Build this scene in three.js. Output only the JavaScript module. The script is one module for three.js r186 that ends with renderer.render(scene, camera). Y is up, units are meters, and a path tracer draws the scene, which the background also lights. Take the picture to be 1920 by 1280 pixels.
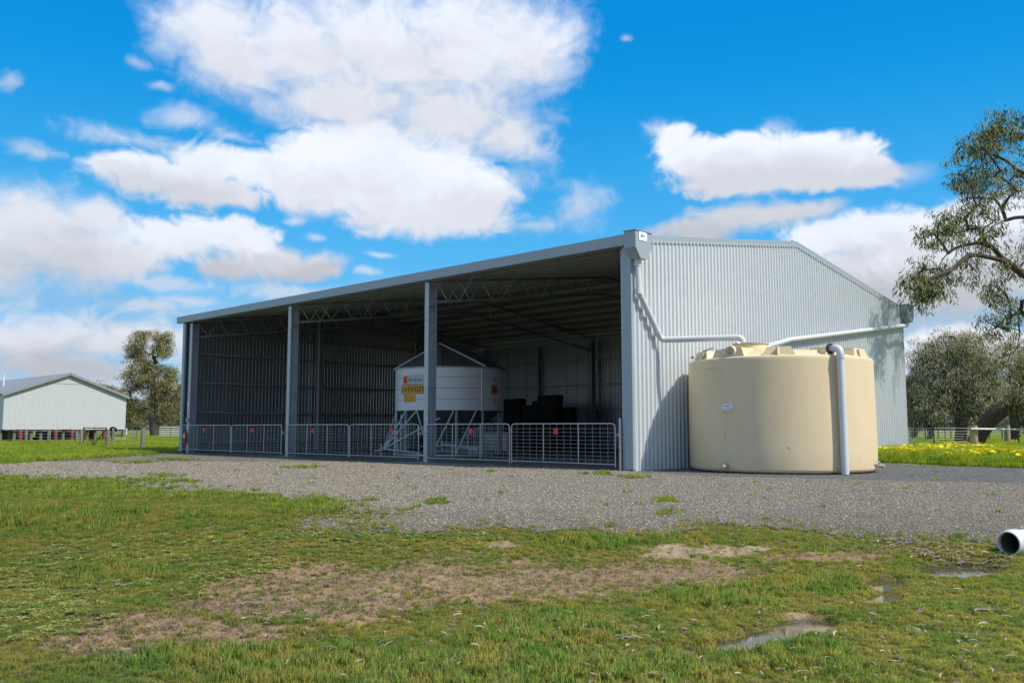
import * as THREE from 'three';
import { mergeGeometries, toCreasedNormals } from 'three/addons/utils/BufferGeometryUtils.js';
import { createNoise2D, createNoise3D } from 'simplex-noise';

// ---------------------------------------------------------------- camera
const scene = new THREE.Scene();
const FOCAL = 1655, YAW = THREE.MathUtils.degToRad(43.6), PITCH = Math.atan(162 / FOCAL);
const camera = new THREE.PerspectiveCamera(2 * Math.atan(640 / FOCAL) * 180 / Math.PI, 1024 / 682, 0.1, 6000);
const EYE = new THREE.Vector3(13.68, 1.13, 18.92);
camera.position.copy(EYE);
camera.rotation.order = 'YXZ';
camera.rotation.set(PITCH, YAW, 0);
const renderer = new THREE.WebGLRenderer({ antialias: true });
renderer.setSize(1024, 682);
renderer.toneMapping = THREE.LinearToneMapping;
renderer.toneMappingExposure = 1.1;
renderer.shadowMap.enabled = true;

// ---------------------------------------------------------------- sun
const SUN = new THREE.Vector3(0.80, 1.0, -0.19).normalize();
const sun = new THREE.DirectionalLight(new THREE.Color(1.0, 0.94, 0.84), 4.7);
sun.position.copy(SUN).multiplyScalar(150);
sun.castShadow = true;
sun.shadow.radius = 2;
sun.shadow.mapSize.set(4096, 4096);
Object.assign(sun.shadow.camera, { left: -80, right: 80, top: 80, bottom: -80, near: 1, far: 400 });
scene.add(sun, sun.target);

// ---------------------------------------------------------------- helpers: random, noise, view directions
const rng = seed => () => { seed |= 0; seed = seed + 0x6D2B79F5 | 0; let t = Math.imul(seed ^ seed >>> 15, 1 | seed); t = t + Math.imul(t ^ t >>> 7, 61 | t) ^ t; return ((t ^ t >>> 14) >>> 0) / 4294967296; };
const n2 = createNoise2D(rng(11)), n3 = createNoise3D(rng(12));
const fbm = (x, y, o = 4) => { let a = 0.5, s = 0, f = 1; for (let i = 0; i < o; i++) { s += a * n2(x * f, y * f + i * 17.3); a *= 0.5; f *= 2.03; } return s; };
const clamp = (v, a = 0, b = 1) => Math.min(b, Math.max(a, v));
const sstep = (a, b, v) => { const t = clamp((v - a) / (b - a)); return t * t * (3 - 2 * t); };
const mix = (a, b, t) => a + (b - a) * t;
const FWDH = new THREE.Vector3(-Math.sin(YAW), 0, -Math.cos(YAW)), RIGHT = new THREE.Vector3(Math.cos(YAW), 0, -Math.sin(YAW));
const FWD = FWDH.clone().multiplyScalar(Math.cos(PITCH)).add(new THREE.Vector3(0, Math.sin(PITCH), 0));
const UPV = new THREE.Vector3(0, Math.cos(PITCH), 0).addScaledVector(FWDH, -Math.sin(PITCH));
const V3 = (x, y, z) => new THREE.Vector3(x, y, z);

// ---------------------------------------------------------------- sky: blue air with fair-weather cumulus, by azimuth (from the view's heading) and elevation in degrees
function makeSky() {
  const W = 4096, H = 2048, data = new Float32Array(W * H * 4), deg = Math.PI / 180;
  // cloud = [grey of its base, softness, [azimuth, elevation, half width, half height], ...]
  const toDir = (x, y) => { const d = FWD.clone().multiplyScalar(FOCAL).addScaledVector(RIGHT, x - 960).addScaledVector(UPV, 640 - y).normalize(); return [Math.atan2(d.dot(RIGHT), d.dot(FWDH)) / deg, Math.asin(d.y) / deg]; };
  const C = (base, soft, noise, top, list) => ({ base, soft, noise, top, e: list.map(([x, y, rx, ry]) => { const [a, e] = toDir(x, y), [a2] = toDir(x + rx, y), [, e2] = toDir(x, y - ry); return [a, e, Math.abs(a2 - a), Math.abs(e2 - e)]; }) });
  const clouds = [
    C(0.70, 0.60, 0.42, 0.88, [[400, 45, 130, 95], [450, 110, 150, 95], [560, 90, 180, 140], [720, 90, 210, 180], [880, 90, 190, 190], [985, 85, 125, 120], [660, 190, 200, 75], [840, 215, 195, 75], [950, 250, 80, 55], [600, -60, 300, 90], [850, -80, 300, 110]]),
    C(0.70, 0.34, 0.42, 0.90, [[640, 300, 135, 80], [760, 335, 190, 95], [870, 370, 110, 75], [690, 262, 75, 48], [610, 350, 130, 60], [790, 400, 190, 48], [530, 320, 90, 40]]),
    C(0.62, 0.40, 0.65, 0.86, [[290, 330, 130, 45], [400, 305, 90, 42], [390, 360, 130, 36], [230, 312, 80, 34]]),
    C(0.56, 0.55, 0.40, 0.76, [[50, 430, 190, 100], [140, 470, 150, 85], [-40, 470, 200, 95], [170, 405, 80, 44], [-200, 440, 200, 90]]),
    C(0.62, 0.40, 0.70, 0.86, [[310, 450, 130, 44], [430, 445, 110, 42], [250, 470, 90, 50]]),
    C(0.50, 0.50, 0.60, 0.66, [[490, 490, 120, 44], [580, 500, 70, 32], [430, 500, 80, 30]]),
    C(0.70, 0.9, 1.0, 0.80, [[200, 250, 85, 26], [290, 265, 60, 18], [340, 220, 90, 30], [430, 258, 75, 24], [60, 280, 75, 20]]),
    C(0.70, 0.9, 1.0, 0.78, [[300, 160, 28, 12], [262, 118, 22, 12], [5, 145, 35, 26], [1180, 68, 14, 7]]),
    C(0.66, 0.7, 0.9, 0.80, [[280, 573, 90, 18], [350, 560, 60, 12], [530, 545, 130, 18], [300, 525, 110, 16], [692, 511, 34, 10], [720, 477, 36, 7], [577, 447, 26, 11], [550, 415, 26, 12]]),
    C(0.64, 0.30, 0.55, 0.90, [[1262, 262, 40, 34], [1300, 290, 60, 40], [1340, 310, 105, 50], [1450, 300, 120, 55], [1580, 305, 90, 50], [1640, 325, 55, 28], [1420, 335, 180, 34], [1380, 280, 60, 34], [1520, 275, 80, 36]]),
    C(0.66, 1.0, 0.9, 0.80, [[1460, 240, 40, 24], [1235, 240, 55, 22], [1700, 325, 60, 22]]),
    C(0.52, 0.50, 0.50, 0.64, [[1420, 405, 160, 34], [1520, 390, 95, 26], [1300, 432, 95, 26]]),
    C(0.50, 0.35, 0.50, 0.86, [[1580, 445, 120, 50], [1680, 440, 140, 55], [1800, 430, 170, 60], [1560, 520, 240, 70], [1780, 500, 220, 90], [1950, 450, 200, 120]]),
    C(0.46, 0.6, 0.4, 0.56, [[1780, 540, 260, 90], [1600, 560, 200, 80]]),
    C(0.66, 0.9, 0.9, 0.74, [[1090, 385, 75, 50], [1010, 425, 90, 24], [965, 335, 60, 50], [1010, 285, 70, 36]]),
    C(0.60, 0.35, 0.6, 0.88, [[1770, 640, 70, 32], [1720, 655, 60, 30], [1860, 650, 110, 40], [1640, 650, 60, 30]]),
    C(0.48, 0.7, 0.7, 0.74, [[60, 630, 300, 60], [260, 640, 190, 45], [-120, 640, 260, 70], [100, 690, 300, 40]]),
  ];
  for (const c of clouds) { c.lo = Math.min(...c.e.map(q => q[1] - q[3])); c.hi = Math.max(...c.e.map(q => q[1] + q[3])); c.a0 = Math.min(...c.e.map(q => q[0] - 1.8 * q[2])); c.a1 = Math.max(...c.e.map(q => q[0] + 1.8 * q[2])); }
  const S = (az, el) => {
    // clear air
    const h = clamp(el / 32), hz = Math.exp(-Math.max(el, 0) / 5.5);
    let r = mix(0.075, 0.000, sstep(0.1, 0.7, h)), g = mix(0.47, 0.245, sstep(0.1, 0.85, h)), b = mix(0.88, 0.66, sstep(0.1, 0.9, h));
    r = mix(r, 0.40, hz * 0.85); g = mix(g, 0.60, hz * 0.85); b = mix(b, 0.80, hz * 0.85);
    if (el < -1) return [r, g, b];
    const wx = fbm(az * 0.16 + 5, el * 0.22, 3) * 2.0, wy = fbm(az * 0.16 - 9, el * 0.22 + 31, 3) * 1.3;
    const crisp = fbm((az + wx * 1.6) * 1.5 + 11, (el + wy * 1.6) * 2.0, 4), soft = fbm(az * 0.11 + 3, el * 0.2 + 2, 3), big = fbm(az * 0.20, el * 0.30 + 7, 7), fine = fbm((az + wx) * 0.55 + 40, (el + wy) * 0.75, 6);
    const put = (alpha, v, warm) => { r = mix(r, v * (0.94 + 0.01 * warm), alpha); g = mix(g, v * (0.985), alpha); b = mix(b, v * (1.09 - 0.01 * warm), alpha); };
    // generic cumulus elsewhere in the sky, same kind and cover as in the part that was photographed
    const away = sstep(34, 44, Math.abs(az)) + sstep(27, 38, el) * (1 - sstep(34, 44, Math.abs(az)));
    if (away > 0 && el > 0) {
      const k = 1 / Math.max(Math.sin((el + 4) * deg), 0.09), px = Math.sin(az * deg) * Math.cos(el * deg) * k, pz = Math.cos(az * deg) * Math.cos(el * deg) * k;
      const d = fbm(px * 0.75 + 3.3, pz * 0.75 + 8.1, 6) + 0.10, m = sstep(-0.02, 0.26, d) * away;
      put(m * 0.96, mix(0.84, 0.60, sstep(0.1, 0.5, d)), 0.5);
    }
    { const m = sstep(10.5, 3.0, el + 2.2 * big) * (0.72 + 0.8 * big + 0.4 * fine); put(clamp(m, 0, 0.85), mix(0.50, 0.70, clamp(0.5 + 1.5 * soft + 0.6 * fine)), 0.0); }
    for (let ci = clouds.length - 1; ci >= 0; ci--) {
      const c = clouds[ci];
      if (az < c.a0 || az > c.a1 || el < c.lo - 3 || el > c.hi + 3) continue;
      let f = -9, inner = 0;
      for (const q of c.e) { const x = (az + wx * 0.35 - q[0]) / q[2], y = (el + wy * 0.3 - q[1]) / q[3]; const v = 1 - Math.hypot(x, y); f = f < -8 ? v : 0.5 * (f + v + Math.sqrt((f - v) * (f - v) + 0.012)); if (v > 0) inner += v; }
      const d = f + c.noise * (0.50 * big + 0.36 * fine + 0.16 * crisp) + 0.13;
      const al = sstep(0, c.soft * 1.5, d) * (c.noise >= 0.9 ? 0.62 : 0.985);
      if (al <= 0) continue;
      const t = (el - c.lo) / (c.hi - c.lo) + 0.05 * fine + 0.22 * soft - 0.10 * Math.min(inner, 2);
      const v = 1.0 * mix(c.base * 1.03, c.top * 0.985, sstep(0.08, 0.62, t)) * (1 + 0.03 * fine);
      put(al, v, sstep(0.5, 0.0, t));
    }
    return [r, g, b];
  };
  for (let j = 0; j < H; j++) {
    const el = ((j + 0.5) / H - 0.5) * 180;
    for (let i = 0; i < W; i++) {
      const k = (j * W + i) * 4;
      if (el < -0.6) { data[k] = 0.30; data[k + 1] = 0.36; data[k + 2] = 0.36; data[k + 3] = 1; continue; }
      const th = ((i + 0.5) / W * 2 - 1) * Math.PI, dx = Math.cos(th), dz = Math.sin(th);
      const az = Math.atan2(dx * RIGHT.x + dz * RIGHT.z, dx * FWDH.x + dz * FWDH.z) / deg;
      const c = S(az, el);
      data[k] = c[0]; data[k + 1] = c[1]; data[k + 2] = c[2]; data[k + 3] = 1;
    }
  }
  const t = new THREE.DataTexture(data, W, H, THREE.RGBAFormat, THREE.FloatType);
  t.mapping = THREE.EquirectangularReflectionMapping; t.magFilter = t.minFilter = THREE.LinearFilter; t.needsUpdate = true;
  return t;
}
const skyTexture = makeSky();
scene.background = skyTexture; scene.environment = skyTexture;

// ---------------------------------------------------------------- building helpers
const taken = new Map();
function numbered(name) { const k = taken.get(name) || 0; taken.set(name, k + 1); return k ? `${name}_${String(k).padStart(3, '0')}` : name; }
function tag(o, label, category, group, kind) { o.userData.label = label; if (category) o.userData.category = category; if (group) o.userData.group = group; if (kind) o.userData.kind = kind; return o; }
function thing(name, label, category, pos = [0, 0, 0], turn = 0, group) { const g = new THREE.Group(); g.name = numbered(name); g.position.set(...pos); g.rotation.y = turn; tag(g, label, category, group); scene.add(g); return g; }
function mesh(name, geo, mat, parent) { const m = new THREE.Mesh(Array.isArray(geo) ? join(geo) : geo, mat); m.name = parent === undefined ? numbered(name) : name; m.castShadow = m.receiveShadow = true; (parent || scene).add(m); return m; }
function one(name, label, category, geo, mat, group) { return tag(mesh(name, geo, mat), label, category, group); }
function ground(name, label, geo, mat) { return tag(mesh(name, geo, mat), label, undefined, undefined, 'structure'); }
function join(list) { const l = list.map(g => { const q = g.index ? g.toNonIndexed() : g; for (const k of Object.keys(q.attributes)) if (!['position', 'normal', 'uv', 'color'].includes(k)) q.deleteAttribute(k); return q; }); return l.length === 1 ? l[0] : mergeGeometries(l); }
// a box with uv in metres, centred at (x, y, z)
function bx(sx, sy, sz, x = 0, y = 0, z = 0) {
  const g = new THREE.BoxGeometry(sx, sy, sz), uv = g.attributes.uv, d = [[sz, sy], [sz, sy], [sx, sz], [sx, sz], [sx, sy], [sx, sy]];
  for (let i = 0; i < 24; i++) uv.setXY(i, uv.getX(i) * d[i >> 2][0], uv.getY(i) * d[i >> 2][1]);
  return g.translate(x, y, z);
}
// a round bar between two points
function rod(a, b, r, r2 = r, sides = 8) {
  const A = V3(...a), B = V3(...b), L = A.distanceTo(B), g = new THREE.CylinderGeometry(r2, r, L, sides, 1), uv = g.attributes.uv;
  for (let i = 0; i < uv.count; i++) uv.setXY(i, uv.getX(i) * 6.28 * r, uv.getY(i) * L);
  g.applyQuaternion(new THREE.Quaternion().setFromUnitVectors(V3(0, 1, 0), B.clone().sub(A).normalize()));
  return g.translate((A.x + B.x) / 2, (A.y + B.y) / 2, (A.z + B.z) / 2);
}
// a square bar between two points
function bar(a, b, w, h = w) {
  const A = V3(...a), B = V3(...b), L = A.distanceTo(B), g = bx(w, L, h), d = B.clone().sub(A).normalize();
  g.applyQuaternion(new THREE.Quaternion().setFromUnitVectors(V3(0, 1, 0), d));
  return g.translate((A.x + B.x) / 2, (A.y + B.y) / 2, (A.z + B.z) / 2);
}
// polyline with rounded corners
function rounded(pts, R, n = 6) {
  const P = pts.map(p => V3(...p)), out = [P[0]];
  for (let i = 1; i < P.length - 1; i++) {
    const a = P[i - 1].clone().sub(P[i]), b = P[i + 1].clone().sub(P[i]), r = Math.min(R, a.length() * 0.49, b.length() * 0.49);
    const A = P[i].clone().addScaledVector(a.normalize(), r), B = P[i].clone().addScaledVector(b.normalize(), r);
    for (let k = 0; k <= n; k++) { const t = k / n; out.push(A.clone().multiplyScalar((1 - t) ** 2).addScaledVector(P[i], 2 * t * (1 - t)).addScaledVector(B, t * t)); }
  }
  out.push(P[P.length - 1]); return out;
}
// round bar swept along points; r may be a function of the point's number
function sweep(pts, r, sides = 10, caps = true) {
  const P = pts.map(p => p.isVector3 ? p : V3(...p)), pos = [], nor = [], uv = [], idx = [], R = typeof r === 'function' ? r : () => r;
  let N = null, len = 0;
  P.forEach((p, i) => {
    const T = P[Math.min(i + 1, P.length - 1)].clone().sub(P[Math.max(i - 1, 0)]).normalize();
    if (!N) { N = Math.abs(T.y) < 0.9 ? V3(0, 1, 0) : V3(1, 0, 0); }
    N.addScaledVector(T, -N.dot(T)).normalize(); const Bn = T.clone().cross(N); if (i) len += p.distanceTo(P[i - 1]);
    for (let k = 0; k <= sides; k++) { const a = k / sides * 2 * Math.PI, d = N.clone().multiplyScalar(Math.cos(a)).addScaledVector(Bn, Math.sin(a)), q = R(i); pos.push(p.x + d.x * q, p.y + d.y * q, p.z + d.z * q); nor.push(d.x, d.y, d.z); uv.push(k / sides * 6.28 * q, len); }
  });
  const s = sides + 1;
  for (let i = 0; i < P.length - 1; i++) for (let k = 0; k < sides; k++) { const a = i * s + k; idx.push(a, a + 1, a + s, a + 1, a + s + 1, a + s); }
  if (caps) for (const [i, f] of [[0, -1], [P.length - 1, 1]]) {
    const c = pos.length / 3, T = P[i].clone().sub(P[i + (f < 0 ? 1 : -1)]).normalize(); pos.push(P[i].x, P[i].y, P[i].z); nor.push(T.x, T.y, T.z); uv.push(0, 0);
    for (let k = 0; k <= sides; k++) { const j = (i * s + k) * 3; pos.push(pos[j], pos[j + 1], pos[j + 2]); nor.push(T.x, T.y, T.z); uv.push(0, 0); }
    for (let k = 0; k < sides; k++) f > 0 ? idx.push(c, c + 1 + k, c + 2 + k) : idx.push(c, c + 2 + k, c + 1 + k);
  }
  const g = new THREE.BufferGeometry();
  g.setAttribute('position', new THREE.Float32BufferAttribute(pos, 3)); g.setAttribute('normal', new THREE.Float32BufferAttribute(nor, 3)); g.setAttribute('uv', new THREE.Float32BufferAttribute(uv, 2)); g.setIndex(idx);
  return g;
}
// flat polygon (x, y) pushed out along z
function plate(pts, depth, bevel = 0) { const s = new THREE.Shape(pts.map(p => new THREE.Vector2(...p))); return new THREE.ExtrudeGeometry(s, { depth, bevelEnabled: bevel > 0, bevelSize: bevel, bevelThickness: bevel, bevelSegments: 2, steps: 1 }); }
// triangles from explicit quads, flat shaded, uv in metres given per corner
function quads(list) {
  const pos = [], uv = [];
  for (const [a, b, c, d, ua, ub, uc, ud] of list) { pos.push(...a, ...b, ...c, ...a, ...c, ...d); uv.push(...ua, ...ub, ...uc, ...ua, ...uc, ...ud); }
  const g = new THREE.BufferGeometry(); g.setAttribute('position', new THREE.Float32BufferAttribute(pos, 3)); g.setAttribute('uv', new THREE.Float32BufferAttribute(uv, 2)); g.computeVertexNormals(); return g;
}

// ---------------------------------------------------------------- materials
const lin = (r, g, b) => new THREE.Color().setRGB(r, g, b);
// grey noise texture that tiles: octaves of value noise
function noiseTex(size, fn, repeat = 1, srgb = false) {
  const d = new Uint8Array(size * size * 4);
  for (let j = 0; j < size; j++) for (let i = 0; i < size; i++) { const c = fn(i / size, j / size), k = (j * size + i) * 4; d[k] = clamp(c[0]) * 255; d[k + 1] = clamp(c[1]) * 255; d[k + 2] = clamp(c[2]) * 255; d[k + 3] = 255; }
  const t = new THREE.DataTexture(d, size, size); t.wrapS = t.wrapT = THREE.RepeatWrapping; t.magFilter = THREE.LinearFilter; t.minFilter = THREE.LinearMipmapLinearFilter; t.generateMipmaps = true; t.repeat.set(repeat, repeat); if (srgb) t.colorSpace = THREE.SRGBColorSpace; t.needsUpdate = true; return t;
}
const n4 = (() => { const a = createNoise3D(rng(77)), b = createNoise3D(rng(78)); return (u, v, f, o = 0) => { const x = u * 2 * Math.PI, y = v * 2 * Math.PI, R = f / 6.283; return 0.5 * (a(Math.cos(x) * R + o, Math.sin(x) * R, Math.cos(y) * R + 0.7 * Math.sin(y) * R) + b(Math.sin(y) * R + o, Math.cos(y) * R, Math.cos(x) * R - 0.7 * Math.sin(x) * R)); }; })();
const tf = (u, v, f, oct, o = 0) => { let s = 0, a = 0.5; for (let i = 0; i < oct; i++) { s += a * n4(u, v, f, o + i * 9.1); a *= 0.55; f *= 2; } return s; };
const std = (c, rough, metal = 0, extra = {}) => new THREE.MeshStandardMaterial({ color: c, roughness: rough, metalness: metal, ...extra });
const g3 = v => [v, v, v];
const texSteel = noiseTex(256, (u, v) => g3(0.88 + 0.07 * tf(u, v, 5, 5)), 0.5);
const texGalv = noiseTex(256, (u, v) => { const s = tf(u, v, 24, 3, 4); return g3(0.80 + 0.22 * tf(u, v, 6, 4) + 0.16 * Math.sign(s) * Math.min(1, Math.abs(s) * 3)); }, 0.9);
const texPlastic = noiseTex(512, (u, v) => { const a = tf(u, v, 4, 6, 2) + 0.5 * n4(u, 0, 50, 3) * Math.max(0, tf(u, v, 3, 3, 21) + 0.1), b = tf(u, v, 60, 2, 9); return [0.93 + 0.08 * a + 0.03 * b, 0.92 + 0.09 * a + 0.03 * b, 0.90 + 0.12 * a + 0.03 * b]; }, 0.25);
const texWood = noiseTex(256, (u, v) => { const a = tf(u, v, 3, 3), b = n4(u, v * 0.0, 90, 3), c = tf(u, v, 14, 3, 5); return g3(0.75 + 0.22 * a + 0.16 * b + 0.12 * c); }, 1);
const texBark = noiseTex(256, (u, v) => { const a = n4(u, 0, 40, 1) * 0.5 + n4(u, v, 26, 7) * 0.5, c = tf(u, v, 8, 4, 5); return g3(0.62 + 0.34 * a + 0.3 * c); }, 0.6);
const bumpRough = noiseTex(256, (u, v) => g3(0.5 + 0.5 * tf(u, v, 16, 5, 8)), 1);
const texRub = noiseTex(256, (u, v) => g3(0.5 + 0.4 * tf(u, v, 3, 5, 1)), 0.4);
const M = {
  clad: std(lin(0.62, 0.665, 0.685), 0.42, 0.12, { map: texSteel, side: THREE.DoubleSide }),
    zinc: std(lin(0.60, 0.645, 0.68), 0.33, 0.92, { map: texSteel, side: THREE.DoubleSide }),
  roof: std(lin(0.50, 0.54, 0.56), 0.5, 0.35, { map: texSteel, side: THREE.DoubleSide }),
  trim: std(lin(0.36, 0.43, 0.475), 0.45, 0.15, { map: texSteel, side: THREE.DoubleSide }),
  galv: std(lin(0.50, 0.555, 0.60), 0.42, 0.25, { map: texGalv, side: THREE.DoubleSide }),
  frame: std(lin(0.40, 0.44, 0.47), 0.5, 0.3, { map: texGalv, side: THREE.DoubleSide }),
  gate: std(lin(0.58, 0.61, 0.63), 0.4, 0.5, { map: texGalv }),
  wire: std(lin(0.50, 0.53, 0.55), 0.45, 0.5),
  pvc: std(lin(0.66, 0.685, 0.70), 0.38, 0, { map: texSteel }),
  pvcEdge: std(lin(0.55, 0.57, 0.58), 0.5),
  tank: std(lin(0.73, 0.60, 0.385), 0.55, 0, { map: texPlastic, bumpMap: bumpRough, bumpScale: 0.0015 }),
  tankDark: std(lin(0.46, 0.40, 0.27), 0.6),
  black: std(lin(0.012, 0.012, 0.013), 0.6),
  rubber: std(lin(0.02, 0.02, 0.021), 0.8),
  brass: std(lin(0.52, 0.45, 0.33), 0.45, 0.2),
  binWhite: std(lin(0.80, 0.83, 0.85), 0.35, 0, { map: texSteel }),
  binRoof: std(lin(0.15, 0.16, 0.17), 0.6, 0.1, { map: texSteel, side: THREE.DoubleSide }),
  binLeg: std(lin(0.52, 0.55, 0.57), 0.45, 0.3, { map: texSteel }),
  dark: std(lin(0.02, 0.022, 0.026), 0.8, 0, { map: texRub }),
  red: std(lin(0.55, 0.02, 0.03), 0.4),
  concrete: std(lin(0.36, 0.34, 0.31), 0.9, 0, { map: texRub, bumpMap: bumpRough, bumpScale: 0.004 }),
  wood: std(lin(0.27, 0.24, 0.19), 0.9, 0, { map: texWood, bumpMap: texWood, bumpScale: 0.006 }),
  woodPale: std(lin(0.40, 0.34, 0.22), 0.9, 0, { map: texWood, bumpMap: texWood, bumpScale: 0.006 }),
  stumpRed: std(lin(0.36, 0.085, 0.055), 0.8, 0, { map: texRub }),
  stumpDark: std(lin(0.22, 0.185, 0.145), 0.9, 0, { map: texWood }),
  rust: std(lin(0.10, 0.042, 0.026), 0.85, 0.2, { map: texRub }),
  picket: std(lin(0.02, 0.022, 0.022), 0.7),
  shedWall: std(lin(0.56, 0.59, 0.61), 0.55, 0.15, { map: texSteel, side: THREE.DoubleSide }),
  shedRoof: std(lin(0.27, 0.285, 0.30), 0.6, 0.15, { map: texSteel, side: THREE.DoubleSide }),
  bark: std(lin(0.13, 0.10, 0.066), 0.95, 0, { map: texBark, bumpMap: texBark, bumpScale: 0.07 }),
  barkGrey: std(lin(0.16, 0.14, 0.115), 0.95, 0, { map: texBark, bumpMap: texBark, bumpScale: 0.01 }),
};
function paintTex(w, h, draw) { const c = document.createElement('canvas'); c.width = w; c.height = h; const x = c.getContext('2d'); draw(x, w, h); const t = new THREE.CanvasTexture(c); t.colorSpace = THREE.SRGBColorSpace; t.magFilter = THREE.LinearFilter; return t; }

// ---------------------------------------------------------------- from a direction in the photograph to a place
function ray(px, py) { return FWD.clone().multiplyScalar(FOCAL).addScaledVector(RIGHT, px - 960).addScaledVector(UPV, 640 - py).normalize(); }
function onX(px, py, X) { const r = ray(px, py); return EYE.clone().addScaledVector(r, (X - EYE.x) / r.x); }
function onZ(px, py, Z) { const r = ray(px, py); return EYE.clone().addScaledVector(r, (Z - EYE.z) / r.z); }
function onY(px, py, Y) { const r = ray(px, py); return EYE.clone().addScaledVector(r, (Y - EYE.y) / r.y); }
function atDepth(px, py, depth) { const r = ray(px, py); return EYE.clone().addScaledVector(r, depth / r.dot(FWDH)); }
const depthOf = (x, z) => (x - EYE.x) * FWDH.x + (z - EYE.z) * FWDH.z, sideOf = (x, z) => (x - EYE.x) * RIGHT.x + (z - EYE.z) * RIGHT.z;
// heights of the land
const puddles = [];
function landBase(x, z) {
  const s = depthOf(x, z);
  let h = -0.32 * (1 - sstep(8.2, 12.6, s));
  h += 0.10 * sstep(-8.5, -11.5, z) * sstep(-1.5, 1.5, x) * sstep(0, 1, 1);
  return h;
}
function gp0(px, py) { const r = ray(px, py); let t = 2; for (let i = 0; i < 4000; i++) { const y = EYE.y + r.y * t; if (y <= landBase(EYE.x + r.x * t, EYE.z + r.z * t)) break; t += 0.01 + t * 0.0015; } return V3(EYE.x + r.x * t, EYE.y + r.y * t, EYE.z + r.z * t); }
// an oval on the ground seen at (px, py), rx wide and ry deep in the photograph
function oval(px, py, rx, ry) { const c = gp0(px, py), a = gp0(px + rx, py).sub(c), b1 = gp0(px, py - ry), b2 = gp0(px, py + ry), b = b1.clone().sub(b2).multiplyScalar(0.5), m = b1.add(b2).multiplyScalar(0.5); const det = a.x * b.z - a.z * b.x; return (x, z) => { const dx = x - m.x, dz = z - m.z; return 1 - Math.hypot((dx * b.z - dz * b.x) / det, (a.x * dz - a.z * dx) / det); }; }
const ovals = list => { const f = list.map(a => oval(...a)); return (x, z) => { let m = -9; for (const g of f) m = Math.max(m, g(x, z)); return m; }; };
function polyField(pts) { const P = pts.map(([x, y]) => gp0(x, y)); return polyWorld(P.map(p => [p.x, p.z])); }
function polyWorld(P) { return (x, z) => { let inside = false, d = 1e9; for (let i = 0, j = P.length - 1; i < P.length; j = i++) { const [ax, az] = P[i], [bx_, bz] = P[j]; if ((az > z) !== (bz > z) && x < (bx_ - ax) * (z - az) / (bz - az) + ax) inside = !inside; const ex = bx_ - ax, ez = bz - az, t = clamp(((x - ax) * ex + (z - az) * ez) / (ex * ex + ez * ez)); d = Math.min(d, Math.hypot(x - ax - ex * t, z - az - ez * t)); } return inside ? d : -d; }; }
const W2 = p => [p.x, p.z];
const gravelEdge = polyWorld([
  ...[[0, 893], [120, 900], [250, 914], [420, 926], [600, 948], [620, 972], [560, 990], [700, 997], [960, 1001], [1200, 1004], [1400, 1003], [1640, 1012], [1740, 1022], [1830, 1030], [1990, 1040]].map(p => W2(gp0(...p))),
  [19, 8], [24, -2], [20, -9.2], ...[[1920, 879], [1780, 875], [1646, 868]].map(p => W2(gp0(...p))), [0.6, -11], [0.4, -19.4], [-25.2, -19.4], [-25.6, 0.6], ...[[240, 856], [120, 862], [0, 870]].map(p => W2(gp0(...p))), [-34, 14],
]);
const weedSpots = ovals([[180, 905, 200, 10], [60, 915, 120, 12], [330, 935, 170, 16], [420, 972, 200, 18], [120, 950, 160, 25], [330, 905, 60, 6], [310, 893, 60, 5], [250, 868, 70, 4], [330, 862, 60, 3], [560, 877, 60, 4], [600, 940, 40, 6], [560, 960, 60, 10], [820, 943, 28, 6], [690, 940, 16, 3], [1120, 890, 40, 5], [1190, 896, 40, 4], [920, 885, 18, 3], [1250, 940, 26, 6], [700, 988, 60, 8], [1245, 965, 20, 6]]);
const gravelMask = (x, z) => gravelEdge(x, z) + 0.95 * fbm(x * 0.5, z * 0.5, 4) * sstep(-2, 3, z) + 0.16 * fbm(x * 3, z * 3, 2) - 0.05;
const dirt = ovals([[300, 1180, 170, 38], [480, 1140, 150, 40], [620, 1090, 130, 40], [800, 1085, 190, 40], [1000, 1090, 190, 36], [1200, 1080, 150, 34], [420, 1190, 180, 30], [700, 1130, 150, 28], [180, 1215, 120, 26], [640, 1150, 120, 22], [420, 1130, 110, 30], [900, 1115, 150, 26], [560, 1115, 190, 44], [1330, 1075, 120, 22], [1560, 1045, 130, 12]]);
const sand = ovals([[1320, 1034, 130, 13], [1410, 1026, 70, 8], [940, 1020, 40, 9], [630, 918, 26, 4], [1500, 1158, 34, 9], [1250, 1043, 60, 7]]);
const lush = ovals([[1110, 1015, 140, 16], [1250, 1010, 120, 10], [560, 1240, 420, 34], [1000, 1200, 220, 44], [900, 1270, 700, 60], [1400, 1240, 330, 44], [1300, 1130, 150, 30], [230, 1080, 160, 30], [1050, 1170, 120, 30], [1500, 1100, 160, 24], [120, 975, 260, 24]]);
const pale = ovals([[560, 1020, 260, 22], [330, 1030, 200, 26], [120, 1080, 160, 40], [500, 1070, 160, 22], [80, 1160, 110, 40], [700, 1010, 200, 14], [440, 1110, 120, 20]]);
const wet = ovals([[1800, 1064, 74, 15], [1510, 1170, 52, 13], [1448, 1188, 50, 11], [1395, 1203, 45, 10], [1330, 1215, 66, 8], [1262, 1221, 50, 5], [1655, 1092, 36, 12], [1660, 1120, 28, 10]]);
const dust = polyWorld([[0.2, 0.25], [2.2, 0.75], [6.0, -0.35], [8.8, -1.6], [20, -4.5], [24, -3], [22, -10], [0.2, -12]]);
const tallGrass = polyWorld([...[[1646, 866], [1780, 874], [1920, 878]].map(p => W2(gp0(...p))), [18, -9], [40, -10], [40, -40], [16, -58], [-6, -48], [-8, -22], [0.5, -20.2], [0.5, -11]]);
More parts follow.
